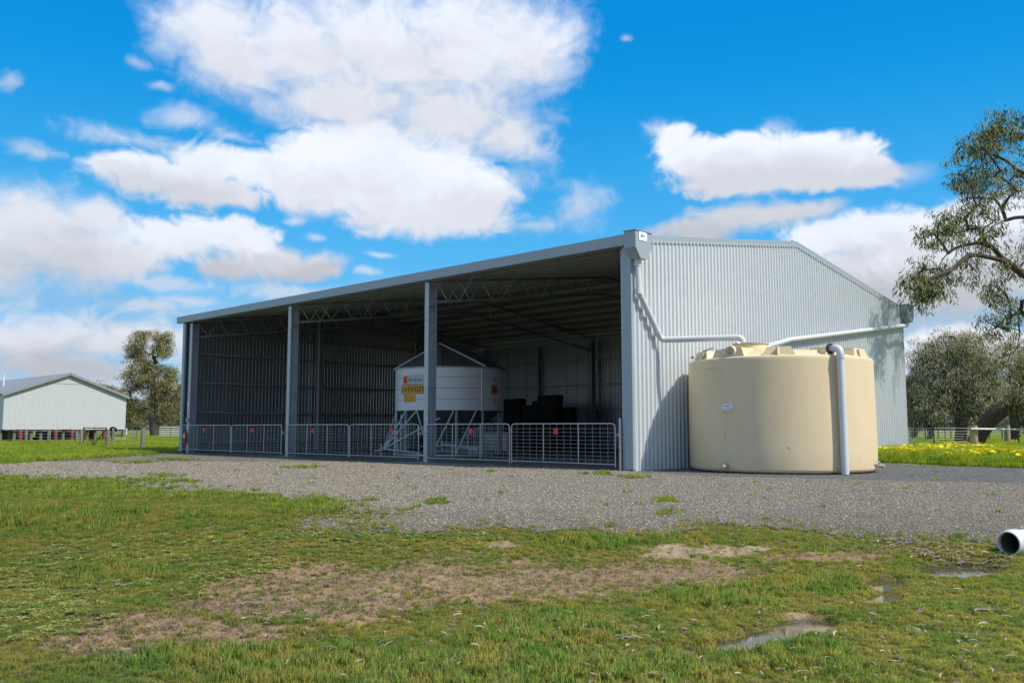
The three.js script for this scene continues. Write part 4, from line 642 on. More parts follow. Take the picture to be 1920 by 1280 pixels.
// big leaning gum by the fence: trunk leans out of its base, crown hangs over the shed end
{
  const D = 39, base = atDepth(1822, 840, 39.5); base.y = land(base.x, base.z) - 0.1; const at = (x, y, d = D) => atDepth(x, y, d);
  const trunk = [base.clone(), at(1838, 812, 39.4), at(1866, 778, 39), at(1905, 752, 38.6), at(1960, 715, 38.2), at(2005, 660, 38), at(2015, 600, 37.6)];
  const blob = (x, y, w, h, n, d = D) => [at(x, y, d), w * d / FOCAL, h * d / FOCAL, Math.min(w, 110) * d / FOCAL, n];
  tree({ seed: 21, name: 'gum_tree', label: 'leaning old gum tree by the wire fence, boughs reaching over the shed', base, trunkR: 0.36, twig: 0.012, per: 2, puff: 0.45, leaf: 1.15, step: 0.7, green: G1, olive: O1, limbs: [trunk,
    [trunk[6], at(1985, 560, 37), at(1920, 515, 36.6), at(1885, 488, 36.4), at(1852, 458, 36.2), at(1800, 462, 36), at(1775, 478, 35.8), at(1760, 500, 35.6)],
    [at(1890, 490, 36.4), at(1830, 478, 35.6), at(1812, 482, 35.2), at(1785, 505, 34.8), at(1745, 523, 34.4), at(1715, 545, 34.2)],
    [at(1985, 560, 37), at(1960, 450, 37), at(1925, 408, 37), at(1870, 420, 37.2), at(1850, 438, 37.4)],
    [at(1960, 450, 37), at(1950, 330, 37), at(1915, 322, 37), at(1885, 300, 37.2), at(1862, 290, 37.4)],
    [at(1950, 330, 37), at(1955, 260, 37), at(1905, 235, 37)],
    [trunk[5], at(1935, 600, 38), at(1912, 585, 38), at(1912, 630, 38.2), at(1902, 660, 38.4), at(1880, 668, 38.6)],
    [at(1912, 585, 38), at(1890, 596, 37.6), at(1862, 618, 37.4)]],
    blobs: [blob(1880, 245, 48, 44, 22, 37), blob(1840, 290, 50, 44, 20, 37), blob(1805, 335, 26, 20, 8, 36.6), blob(1870, 340, 70, 44, 20, 37), blob(1815, 390, 40, 26, 10, 36.5), blob(1830, 430, 55, 24, 12, 36), blob(1770, 425, 34, 18, 9, 35.6), blob(1745, 440, 30, 18, 6, 35.2), blob(1735, 500, 26, 16, 5, 35), blob(1725, 540, 26, 20, 9, 34.4), blob(1745, 545, 22, 22, 6, 34.4), blob(1705, 530, 14, 16, 4, 34.2), blob(1800, 505, 40, 22, 8, 35.6), blob(1870, 540, 40, 24, 8, 37), blob(1900, 480, 40, 30, 8, 37), blob(1880, 600, 40, 26, 8, 37.6), blob(1910, 570, 40, 30, 6, 38), blob(2000, 300, 120, 90, 30, 38), blob(2030, 430, 120, 90, 24, 38.5), blob(2080, 560, 120, 90, 20, 39), blob(1945, 400, 40, 60, 8, 38), blob(1935, 745, 26, 34, 12, 36.5), blob(1960, 700, 40, 40, 10, 37), blob(1955, 540, 40, 50, 8, 38)] });
  // grey-leaved weeping clump hanging before the trunk
  const hb = at(1935, 775, 36.5);
}
// weeping grey trees beyond the fence
function farTree(seed, label, px, pyBase, depth, trunkR, blobs, o = {}) {
  const base = atDepth(px, pyBase, depth); base.y = land(base.x, base.z) - 0.05;
  const bl = blobs.map(([x, y, w, h, n]) => [atDepth(x, y, depth), w * depth / FOCAL, h * depth / FOCAL, w * depth / FOCAL * 0.8, n]);
  const mid = bl[0][0].clone(), k = o.fork || 0.5; const fork = V3(mix(base.x, mid.x, k), mix(base.y, mid.y, k), mix(base.z, mid.z, k));
  return tree({ seed, name: o.name || 'gum_tree', label, base, trunkR, per: o.per || 4, puff: o.puff || 0.6, leaf: o.leaf || 1.1, step: 1.3, twig: 0.022, spray: sprays[2], green: o.green || GREY, olive: o.olive || OLV, bark: o.bark, limbBark: o.limbBark, limbs: [[base, base.clone().lerp(fork, 0.5).add(V3(0.2, 0, 0.15)), fork, mid]], blobs: bl, group: o.group });
}
farTree(31, 'broad weeping grey-green tree spreading beyond the fence, behind the leaning gum', 1800, 822, 62, 0.4, [[1795, 690, 60, 45, 40], [1745, 700, 34, 40, 22], [1850, 670, 60, 36, 30], [1790, 650, 50, 22, 26], [1740, 745, 32, 36, 18], [1800, 740, 55, 36, 30], [1845, 730, 45, 48, 30], [1735, 662, 22, 24, 10], [1825, 760, 40, 24, 16]], { leaf: 0.9, puff: 0.7, per: 3, group: 'trees beyond the fence' });
farTree(32, 'weeping olive tree behind the leaning gum trunk', 1900, 822, 70, 0.4, [[1895, 690, 55, 50, 36], [1950, 680, 55, 60, 30], [1890, 745, 50, 36, 24], [1940, 760, 60, 40, 22]], { green: [0.30, 0.31, 0.14], olive: [0.38, 0.32, 0.16], puff: 0.7, leaf: 0.95, per: 3, group: 'trees beyond the fence' });
farTree(33, 'dark rounded tree close to the far end of the shed wall', 1712, 816, 88, 0.35, [[1712, 735, 24, 36, 30], [1700, 765, 22, 26, 20], [1725, 770, 26, 26, 20], [1690, 745, 20, 34, 16]], { green: [0.17, 0.185, 0.09], olive: [0.30, 0.21, 0.105], leaf: 1.2, puff: 0.7, group: 'trees beyond the fence' });
farTree(34, 'pale green small tree with several stems beyond the fence', 1742, 818, 76, 0.22, [[1740, 765, 22, 24, 20], [1755, 775, 20, 20, 14]], { green: [0.22, 0.25, 0.13], olive: [0.24, 0.24, 0.13], leaf: 1.0, puff: 0.5, group: 'trees beyond the fence' });
// tall gum beside the old shed
farTree(41, 'tall spreading gum tree between the old shed and the open shed', 290, 815, 118, 0.62, [[285, 700, 40, 30, 36], [255, 650, 22, 26, 24], [262, 632, 16, 14, 12], [305, 648, 22, 24, 24], [300, 632, 18, 12, 12], [275, 690, 30, 30, 26], [310, 715, 26, 34, 30], [250, 735, 26, 24, 20], [240, 705, 18, 18, 10], [290, 755, 36, 26, 30], [325, 740, 22, 40, 26], [255, 770, 24, 20, 18], [320, 780, 22, 16, 14]], { per: 2, leaf: 1.15, puff: 0.62, fork: 0.55, green: [0.29, 0.31, 0.13], olive: [0.42, 0.36, 0.15], bark: M.barkGrey, limbBark: M.barkGrey });
farTree(42, 'rounded yellowish tree top showing behind the old shed roof', 205, 815, 150, 0.4, [[203, 740, 26, 22, 30], [225, 760, 20, 26, 20], [180, 745, 20, 20, 20], [240, 775, 16, 24, 14]], { leaf: 1.5, puff: 1.1, green: [0.24, 0.21, 0.08], olive: [0.30, 0.24, 0.10] });
farTree(43, 'brown leaved bush beyond the paddock panels', 345, 812, 130, 0.3, [[340, 770, 22, 26, 24], [350, 740, 18, 30, 18]], { leaf: 1.3, puff: 0.9, green: [0.26, 0.19, 0.085], olive: [0.30, 0.21, 0.10] });
// far belt of trees on the horizon
{
  const r = rng(91), spots = []; const cl = (px, dep, h, wd) => { const b = atDepth(px, 802, dep), n = Math.round(60 + h * 6); for (let i = 0; i < n; i++) { const a = r() * 6.28, q = Math.sqrt(r()), y = h * Math.pow(r(), 0.8); const ww = wd * (1 - 0.5 * (y / h) ** 2); spots.push({ x: b.x + Math.cos(a) * q * ww, y: y + 0.5, z: b.z + Math.sin(a) * q * ww, s: 3.2 * (0.7 + 0.6 * r()), ry: r() * 6.28, rx: r() - 0.5, c: mix3([0.14, 0.155, 0.075], [0.22, 0.20, 0.10], r()).map(v => v * (0.7 + 0.6 * r())) }); } };
  for (let x = -400; x < 2500; x += 26) if (x < 330 || x > 1690) { const k = fbm(x * 0.01, 4, 3); cl(x + r() * 16, 330 + 120 * r(), 4.5 + 7 * Math.max(0, k + 0.25) + 2 * r(), 5 + 3 * r()); }
  scatter('distant_treeline', 'low belt of far trees along the paddock horizon', sprays[2], leafMat, spots, 'trees');
}

// ================================================================ old raised shed across the paddock
const postWood = (p, h, r, mat) => { const g = rod([0, -0.25, 0], [0, h, 0], r, r * 0.94, 9); const q = g.attributes.position; for (let i = 0; i < q.count; i++) { q.setX(i, q.getX(i) * (1 + 0.12 * n2(p.x * 3 + q.getY(i), p.z))); } return g; };
{
  const A = gp(233, 827), X = A.x, zR = A.z, zL = onX(2, 829, X).z, W = zL - zR, zm = (zL + zR) / 2, wl = 21, y0 = 1.0, ye = 3.78, yr = 5.55;
  const s = thing('raised_shed', 'old pale grey gabled farm shed raised on red and dark stumps', 'shed', [X, 0, zm]);
  const top = z => mix(yr, ye, Math.abs(z) / (W / 2));
  for (let u = -W / 2; u < W / 2 - 0.01; u += 0.85) { const v = Math.min(u + 0.85, W / 2), pcs = u < 0 && v > 0 ? [[u, 0], [0, v]] : [[u, v]]; mesh('wall_sheet', pcs.map(([a, b]) => ribbed(a, b, K(y0 + 0.02 * n2(u, 3)), w => top(w) - 0.04, (w, y, o) => [o, y, w], 0.17, 0.02, 0.1, 0.03)), M.shedWall, s); }
  mesh('sheet_lap', quads([[[0.026, 4.72, -2.5], [0.026, 4.72, 2.5], [0.026, 4.69, 2.5], [0.026, 4.69, -2.5], [0, 0], [5, 0], [5, 0.03], [0, 0.03]]]), M.shedRoof, s);
  for (const e of [1, -1]) mesh('side_wall', bx(wl, ye - y0, 0.04, -wl / 2 - 0.03, (ye + y0) / 2, e * (W / 2 - 0.03)), M.shedWall, s);
  mesh('rear_wall', bx(0.04, ye - y0, W - 0.2, -wl, (ye + y0) / 2, 0), M.shedWall, s);
  for (const e of [1, -1]) { const a = [0.25, yr + 0.06, 0], b = [0.25, ye + 0.0, e * (W / 2 + 0.22)], c = [-wl - 0.2, ye, e * (W / 2 + 0.22)], d = [-wl - 0.2, yr + 0.06, 0]; const r = mesh('roof_slope', quads([[a, b, c, d, [0, 0], [0, 6], [20, 6], [20, 0]], [[a[0], a[1] - 0.03, a[2]], [b[0], b[1] - 0.03, b[2]], [c[0], c[1] - 0.03, c[2]], [d[0], d[1] - 0.03, d[2]], [0, 0], [0, 6], [20, 6], [20, 0]]]), M.shedRoof, s); mesh('barge_board', bar([0.24, yr - 0.03, 0], [0.24, ye - 0.10, e * (W / 2 + 0.2)], 0.04, 0.2), M.shedRoof, r); }
  mesh('floor', bx(wl - 0.3, 0.16, W - 0.3, -wl / 2 - 0.1, y0 - 0.02, 0), M.wood, s);
  { const v = onX(5, 730, X - 8); mesh('vent_pipe', rod([-8, 4.2, v.z - zm], [-8, 5.75, v.z - zm], 0.08), M.pvc, s); }
  const zAt = px => onX(px, 820, X).z - zm;
  for (const px of [38, 104, 135, 195]) mesh('stump', rod([-0.1, 0, zAt(px)], [-0.1, y0 - 0.02, zAt(px)], 0.15, 0.15, 10), M.stumpRed, s);
  for (const px of [2, 28, 60, 78, 120, 150, 165, 180, 215]) mesh('stump', rod([-0.35, 0, zAt(px)], [-0.35, y0, zAt(px)], 0.13, 0.13, 8), M.stumpDark, s);
  for (let k = 1; k < 7; k++) for (let j = 0; j < 9; j++) mesh('stump', rod([-k * 3.2, 0, mix(-W / 2 + 0.4, W / 2 - 0.4, j / 8)], [-k * 3.2, y0, mix(-W / 2 + 0.4, W / 2 - 0.4, j / 8)], 0.13, 0.13, 6), M.stumpDark, s);
  mesh('under_boards', [bx(0.05, 0.8, W * 0.24, -3.2, 0.45, -W * 0.16), bx(0.05, 0.8, W * 0.3, -6.4, 0.45, W * 0.30), bx(0.05, 0.75, W * 0.15, -4.4, 0.45, W * 0.02)], M.wood, s);
  mesh('corner_frame', [bar([-0.1, 0.3, -W / 2 + 0.2], [-0.1, y0, -W / 2 + 0.2], 0.1), bar([-0.1, 0.3, -W / 2 + 1.1], [-0.1, y0, -W / 2 + 1.1], 0.1), bar([-0.1, 0.5, -W / 2 + 0.2], [-0.1, 0.5, -W / 2 + 1.1], 0.08)], M.rust, s);
  mesh('corner_pad', bx(0.6, 0.3, 1.3, -0.1, 0.15, -W / 2 + 0.65), M.woodPale, s);
}
// posts, wires and gates of the paddock fence in front of it
const posts = [];
function post(px, yTop, yBase, r, mat, name, label, group) { const b = gp(px, yBase), h = Math.max(0.5, (yBase - yTop) / FOCAL * depthOf(b.x, b.z)); const p = thing(name, label, 'post', [b.x, b.y, b.z], 0, group); mesh('shaft', postWood(b, h, r, mat), mat, p); mesh('tie_wire', new THREE.TorusGeometry(r * 1.08, 0.008, 5, 12).rotateX(Math.PI / 2).translate(0, h * 0.7, 0), M.wire, p); posts.push({ b, h }); return { b, h, p }; }
const FG = 'weathered posts of the paddock fence';
const L = [{ b: gp(-60, 828), h: 1.0 }, post(16, 807, 829, 0.10, M.wood, 'fence_post', 'fourth grey timber post from the pale gate post, before the raised shed', FG), post(47, 806, 831, 0.12, M.wood, 'fence_post', 'third grey timber post from the pale gate post, before the raised shed', FG), post(90, 807, 833, 0.12, M.wood, 'fence_post', 'second grey timber post from the pale gate post, before the raised shed', FG), post(142, 808, 834, 0.10, M.wood, 'fence_post', 'thin grey timber post right beside the pale gate post', FG), post(152, 807, 836, 0.13, M.woodPale, 'fence_post', 'thick pale timber post holding the rusty gate', undefined), post(200, 807, 841, 0.11, M.wood, 'fence_post', 'grey timber post at the free end of the rusty gate', undefined), post(266, 803, 844, 0.10, M.wood, 'fence_post', 'lone grey timber post between the tyre post and the open shed', undefined)];
function wires(name, label, pairs, ys, r = 0.006, group) { const g = []; for (const [a, b] of pairs) for (const y of ys) g.push(rod([a.b.x, a.b.y + a.h * y, a.b.z], [b.b.x, b.b.y + b.h * y, b.b.z], r, r, 4)); return one(name, label, 'fence wire', g, M.wire, group); }
wires('fence_wire', 'strained wires of the fence before the raised shed', [[L[0], L[1]], [L[1], L[2]], [L[2], L[3]], [L[3], L[4]], [L[4], L[5]]], [0.25, 0.5, 0.72, 0.92], 0.012);
wires('fence_wire', 'strained wires from the rusty gate to the lone post', [[L[6], L[7]]], [0.3, 0.6, 0.9], 0.010);
{ // rusty field gate with V braces
  const a = L[5], b = L[6], P = (f, y) => [mix(a.b.x, b.b.x, f), mix(a.b.y, b.b.y, f) + y, mix(a.b.z, b.b.z, f)], g = thing('field_gate', 'rusty pipe gate with crossed braces before the raised shed', 'gate');
  mesh('frame', [rod(P(0.06, 0.12), P(0.95, 0.12), 0.03), rod(P(0.06, 1.12), P(0.95, 1.12), 0.03), rod(P(0.06, 0.12), P(0.06, 1.12), 0.03), rod(P(0.95, 0.12), P(0.95, 1.12), 0.03)], M.rust, g);
  mesh('brace', [rod(P(0.06, 1.1), P(0.5, 0.12), 0.025), rod(P(0.95, 1.1), P(0.5, 0.12), 0.025), rod(P(0.5, 0.12), P(0.5, 1.1), 0.02)], M.rust, g);
  const w = []; for (let k = 1; k < 7; k++) w.push(rod(P(0.06, 0.12 + k / 7), P(0.95, 0.12 + k / 7), 0.007, 0.007, 4)); mesh('wire_infill', w, M.rust, g);
}
for (const [px, y0, y1, l] of [[211, 806, 829, 'tyre on a dark stump beside the raised shed corner'], [256, 805, 824, 'tyre on a thin pole between the raised shed and the gum tree']]) {
  const b = gp(px, y1), h = (y1 - y0) / FOCAL * depthOf(b.x, b.z); const t = thing('tyre_post', l, 'tyre', [b.x, b.y, b.z]); mesh('pole', rod([0, -0.1, 0], [0, h, 0], px < 230 ? 0.16 : 0.07), px < 230 ? M.stumpDark : M.wood, t); mesh('tyre', new THREE.TorusGeometry(0.21, 0.085, 10, 28).rotateX(Math.PI / 2 - 0.75).rotateY(YAW).translate(0, h + 0.05, 0), M.rubber, t);
}
{ // steel yard panels seen past the shed corner
  for (let k = 0; k < 2; k++) { const a = atDepth(298 + k * 22, 812, 92), b = atDepth(319 + k * 22, 812, 92), g = thing('yard_panel', 'pale steel stock yard panel standing past the open shed corner', 'panel', [0, 0, 0], 0, 'stock yard panels'); mesh('rail', [0.3, 0.52, 0.74, 0.96, 1.18].map(y => bar([a.x, y, a.z], [b.x, y, b.z], 0.05, 0.12)), M.pvc, g); for (const p of [a, b]) mesh('upright', rod([p.x, 0, p.z], [p.x, 1.25, p.z], 0.04), M.wood, g); }
  const t = gp(236, 815); one('white_marker', 'short white marker post in the far paddock by the raised shed', 'post', [rod([t.x, t.y - 0.1, t.z], [t.x, t.y + 0.9, t.z], 0.12), new THREE.SphereGeometry(0.12, 8, 6).translate(t.x, t.y + 0.9, t.z)], M.pvc);
}
// fence behind the tank
const PG = 'black steel pickets of the wire fence';
const picket = (px, y0, y1, l, g = PG) => { const d = { 1688: 38.2, 1753: 36.5, 1773: 52, 1912: 38.5, 1640: 39.2 }[px] || 46, b = atDepth(px, y1, d); b.y = land(b.x, b.z); const top = atDepth(px, y0, d).y; const p = thing('steel_picket', l, 'picket', [b.x, b.y, b.z], 0, g), h = top - b.y; mesh('shaft', [bx(0.05, h, 0.008, 0, h / 2, 0), bx(0.008, h, 0.04, 0, h / 2, 0.024)], M.picket, p); mesh('wire_clip', bx(0.07, 0.02, 0.02, 0, h * 0.8, 0.01), M.wire, p); return { b, h }; };
const Q = [{ b: V3(0.12, land(0.12, BZ - 0.3), BZ - 0.3), h: 1.15 }, picket(1688, 801, 838, 'black steel picket standing at the far end of the shed wall'), picket(1753, 801, 846, 'black steel picket of the wire fence rising from the yellow flowers'), picket(1773, 782, 818, 'tall black picket standing in the paddock behind the wire fence', undefined), picket(1803, 783, 796, 'pale short post far out in the paddock', undefined)];
function wpost(px, y0, y1, d, r, l) { const b = atDepth(px, y1, d), top = atDepth(px, y0, d).y; b.y = land(b.x, b.z); const h = top - b.y, p = thing('timber_post', l, 'post', [b.x, b.y, b.z]); mesh('shaft', postWood(b, h, r), M.woodPale, p); mesh('cap_cut', new THREE.CylinderGeometry(r * 0.9, r * 0.92, 0.02, 9).translate(0, h + 0.006, 0), M.wood, p); return { b, h }; }
const Wp = [wpost(1828, 798, 840, 36.8, 0.17, 'thick weathered timber post at the foot of the leaning gum'), wpost(1890, 797, 822, 44, 0.15, 'timber post in the shade behind the steel rail')];
const Q2 = picket(1912, 806, 842, 'black picket holding up the steel rail beside the gum', undefined);
{ const a = atDepth(1822, 804, 36.6), b = atDepth(1990, 806, 36.6), g = thing('steel_rail', 'long grey steel rail fixed to the thick timber post', 'rail'); mesh('tube', rod([a.x, a.y, a.z], [b.x, b.y, b.z], 0.045, 0.045, 10), M.galv, g); mesh('tube_end', rod([a.x - 0.02, a.y, a.z + 0.02], [a.x, a.y, a.z], 0.05, 0.05, 10), M.frame, g); }
wires('fence_wire', 'mesh wires of the fence running from the shed end to the thick post', [[Q[0], Q[1]], [Q[1], Q[2]], [Q[2], { b: Wp[0].b, h: Q[2].h }]], [0.35, 0.45, 0.55, 0.65, 0.75, 0.85, 0.97], 0.0045);
{ const g = []; for (let i = 0; i < 2; i++) for (let k = 1; k < 14; k++) { const a = Q[i], b = Q[i + 1], f = k / 14, x = mix(a.b.x, b.b.x, f), z = mix(a.b.z, b.b.z, f), y = mix(a.b.y, b.b.y, f); g.push(rod([x, y + 0.35, z], [x, y + mix(a.h, b.h, f) * 0.97, z], 0.004, 0.004, 4)); } one('fence_mesh', 'upright stays of the mesh fence behind the tank', 'fence wire', g, M.wire); }
{ // far paddock fence: a run of small posts
  for (let k = 0; k < 9; k++) { const px = 1712 + k * 24, b = atDepth(px, 812, 78), p = thing('fence_post', 'small dark post of the far fence under the weeping trees', 'post', [b.x, land(b.x, b.z), b.z], 0, 'posts of the far paddock fence'); mesh('shaft', rod([0, -0.1, 0], [0, 1.15, 0], 0.07), M.stumpDark, p); }
}

// ================================================================ grass, weeds, litter
function tuft(seed, n, h, w, spread, lean) {
  const r = rng(seed), pos = [], nor = [];
  for (let i = 0; i < n; i++) {
    const a = r() * 6.28, q = spread * Math.sqrt(r()), bx0 = Math.cos(a) * q, bz0 = Math.sin(a) * q, b = r() * 6.28, L = h * (0.5 + 0.8 * r()), le = lean * (0.3 + r()), dx = Math.cos(b) * le, dz = Math.sin(b) * le, sx = -Math.sin(b + 0.6) * w, sz = Math.cos(b + 0.6) * w;
    const m = [bx0 + dx * L * 0.35, L * 0.6, bz0 + dz * L * 0.35], t = [bx0 + dx * L, L, bz0 + dz * L];
    const A = [bx0 - sx, 0, bz0 - sz], B = [bx0 + sx, 0, bz0 + sz], C = [m[0] + sx * 0.8, m[1], m[2] + sz * 0.8], D = [m[0] - sx * 0.8, m[1], m[2] - sz * 0.8];
    for (const p of [A, B, C, A, C, D, D, C, t]) { pos.push(...p); nor.push(dx * 0.3 + sz / w * 0.35, 0.85, dz * 0.3 - sx / w * 0.35); }
  }
  const g = new THREE.BufferGeometry(); g.setAttribute('position', new THREE.Float32BufferAttribute(pos, 3)); g.setAttribute('normal', new THREE.Float32BufferAttribute(nor, 3)); g.setAttribute('uv', new THREE.Float32BufferAttribute(new Float32Array(pos.length / 3 * 2), 2)); g.normalizeNormals(); return g;
}
function rosette(seed, n, len, wid) {
  const r = rng(seed), pos = [];
  for (let i = 0; i < n; i++) { const a = i / n * 6.28 + r(), L = len * (0.6 + 0.7 * r()), u = 0.25 + 0.5 * r(), c = Math.cos(a), s = Math.sin(a), w = wid * (0.7 + 0.6 * r()); const A = [0, 0.004, 0], B = [c * L * 0.55 - s * w, L * u * 0.7, s * L * 0.55 + c * w], C = [c * L, L * u * 0.55, s * L], D = [c * L * 0.55 + s * w, L * u * 0.7, s * L * 0.55 - c * w]; pos.push(...A, ...B, ...C, ...A, ...C, ...D); }
  const g = new THREE.BufferGeometry(); g.setAttribute('position', new THREE.Float32BufferAttribute(pos, 3)); g.setAttribute('uv', new THREE.Float32BufferAttribute(new Float32Array(pos.length / 3 * 2), 2)); g.computeVertexNormals(); return g;
}
const grassMat = new THREE.MeshPhysicalMaterial({ color: lin(1, 1, 1), roughness: 1, transmission: 0.35, thickness: 0, side: THREE.DoubleSide, specularIntensity: 0.15 });
const toneDry = (r, base, v) => { const k = 1.45 * (0.6 + v * r()); return base.map(c => c * k); };
const tone = (r, base, v) => { const k = (0.72 + v * r()) * 2.35; return [base[0] * k * 1.08, base[1] * k * 1.05, base[2] * k * 0.5]; };
{
  const r = rng(101), short = [[], []], weeds = [], dry = [];
  const place = (s0, s1, pow, half, n, fn) => { for (let i = 0; i < n; i++) { const s = s0 + (s1 - s0) * Math.pow(r(), pow), w = (r() * 2 - 1) * half * s, x = EYE.x + FWDH.x * s + RIGHT.x * w, z = EYE.z + FWDH.z * s + RIGHT.z * w; fn(x, z, s); } };
  place(3.0, 15, 1.15, 0.68, 430000, (x, z, s) => {
    const g = gravelMask(x, z), wd = weedSpots(x, z) + 0.3 * fbm(x * 2, z * 2, 3); const w = wet(x, z); if (w > 0.12) return;
    const a = fbm(x * 0.8 + 4, z * 0.8, 4), b = fbm(x * 4, z * 4 + 9, 3), lu = lush(x, z) + 0.8 * a + 0.35 * b - 0.1, d = dirt(x, z) + 0.75 * a + 0.50 * b + 0.06, sd = sand(x, z) + 0.6 * a + 0.5 * b;
    const cl = fbm(x * 6.5 + 3, z * 6.5, 3); let den = 0.78 + 0.75 * cl + 0.5 * a + 0.5 * b + 0.55 * sstep(-0.2, 0.5, lu); den *= 1 - 0.9 * sstep(-0.2, 0.45, d); den *= 1 - 0.95 * sstep(-0.1, 0.5, sd); if (g > 0.0) den *= Math.max(sstep(0.0, 0.4, wd) * 0.6, 0.5 * sstep(0.9, 0.0, g) * sstep(-0.1, 0.2, b)); else if (g > -0.4) den *= 0.85;
    const cc = fbm(x * 2.6 - 20, z * 2.6, 3); if (r() > den) return;
    const l = sstep(-0.1, 0.5, lu), p = pale(x, z) + 0.5 * b, far = sstep(8, 14, s);
    const h = (0.5 + 0.8 * r()) * mix(0.62, 0.80, l) * (0.9 + 0.3 * far) * (0.72 + 1.3 * clamp(cl + 0.25, 0, 0.8)), t = r();
    let c = mix3([0.118, 0.145, 0.036], [0.09, 0.155, 0.03], l); c = mix3(c, [0.17, 0.17, 0.045], sstep(0.1, 0.5, fbm(x * 1.1 + 60, z * 1.1, 3) + 0.15)); c = mix3(c, [0.17, 0.14, 0.06], 0.5 * sstep(0.05, 0.4, cc)); c = mix3(c, [0.07, 0.125, 0.03], 0.6 * sstep(0.0, 0.4, -cc)); if (t < 0.2) c = [0.19, 0.155, 0.09];
    c = mix3(c, [0.055, 0.13, 0.03], 0.55 * sstep(0.0, 0.4, fbm(x * 0.9 - 30, z * 0.9, 3)));
    short[r() < l * l ? 1 : 0].push({ x, y: land(x, z) + (g > 0 ? 0.01 : -0.002), z, s: h, ry: r() * 6.28, c: tone(r, c, 0.6) });
    if (p > -0.1 && cl > -0.05 && r() < 0.10) weeds.push({ x: x + (r() - 0.5) * 0.1, y: land(x, z), z: z + (r() - 0.5) * 0.1, s: 0.6 + 0.9 * r(), ry: r() * 6.28, c: tone(r, [0.125, 0.14, 0.10], 0.6) });
  });
  scatter('grass', 'very short green grass growing over the bare earth', tuft(1, 11, 0.038, 0.0024, 0.034, 0.8), grassMat, short[0], 'grass');
  scatter('grass', 'lusher longer green grass tufts in the damp hollows', tuft(2, 9, 0.055, 0.0026, 0.026, 0.6), grassMat, short[1], 'grass');
  scatter('weeds', 'grey-green low leafy weeds spread through the grass', rosette(4, 8, 0.045, 0.010), grassMat, weeds, 'weeds');
  // dry bits on the earth
  place(3.4, 12, 1.2, 0.66, 26000, (x, z) => { const b = fbm(x * 4, z * 4 + 9, 3), d = dirt(x, z) + 0.3 * b; if (gravelMask(x, z) > -0.1 || wet(x, z) > 0 || r() > 0.25 + 0.75 * sstep(-0.3, 0.2, d)) return; dry.push({ x, y: land(x, z) + 0.003, z, s: 0.4 + 0.9 * r(), ry: r() * 6.28, rx: (r() - 0.5) * 0.3, c: toneDry(r, r() < 0.5 ? [0.17, 0.12, 0.09] : [0.10, 0.08, 0.05], 0.6) }); });
  scatter('dry_stalks', 'short dry straw and stalks lying on the brown earth', tuft(7, 5, 0.03, 0.0018, 0.03, 1.9), grassMat, dry, 'straw');
}
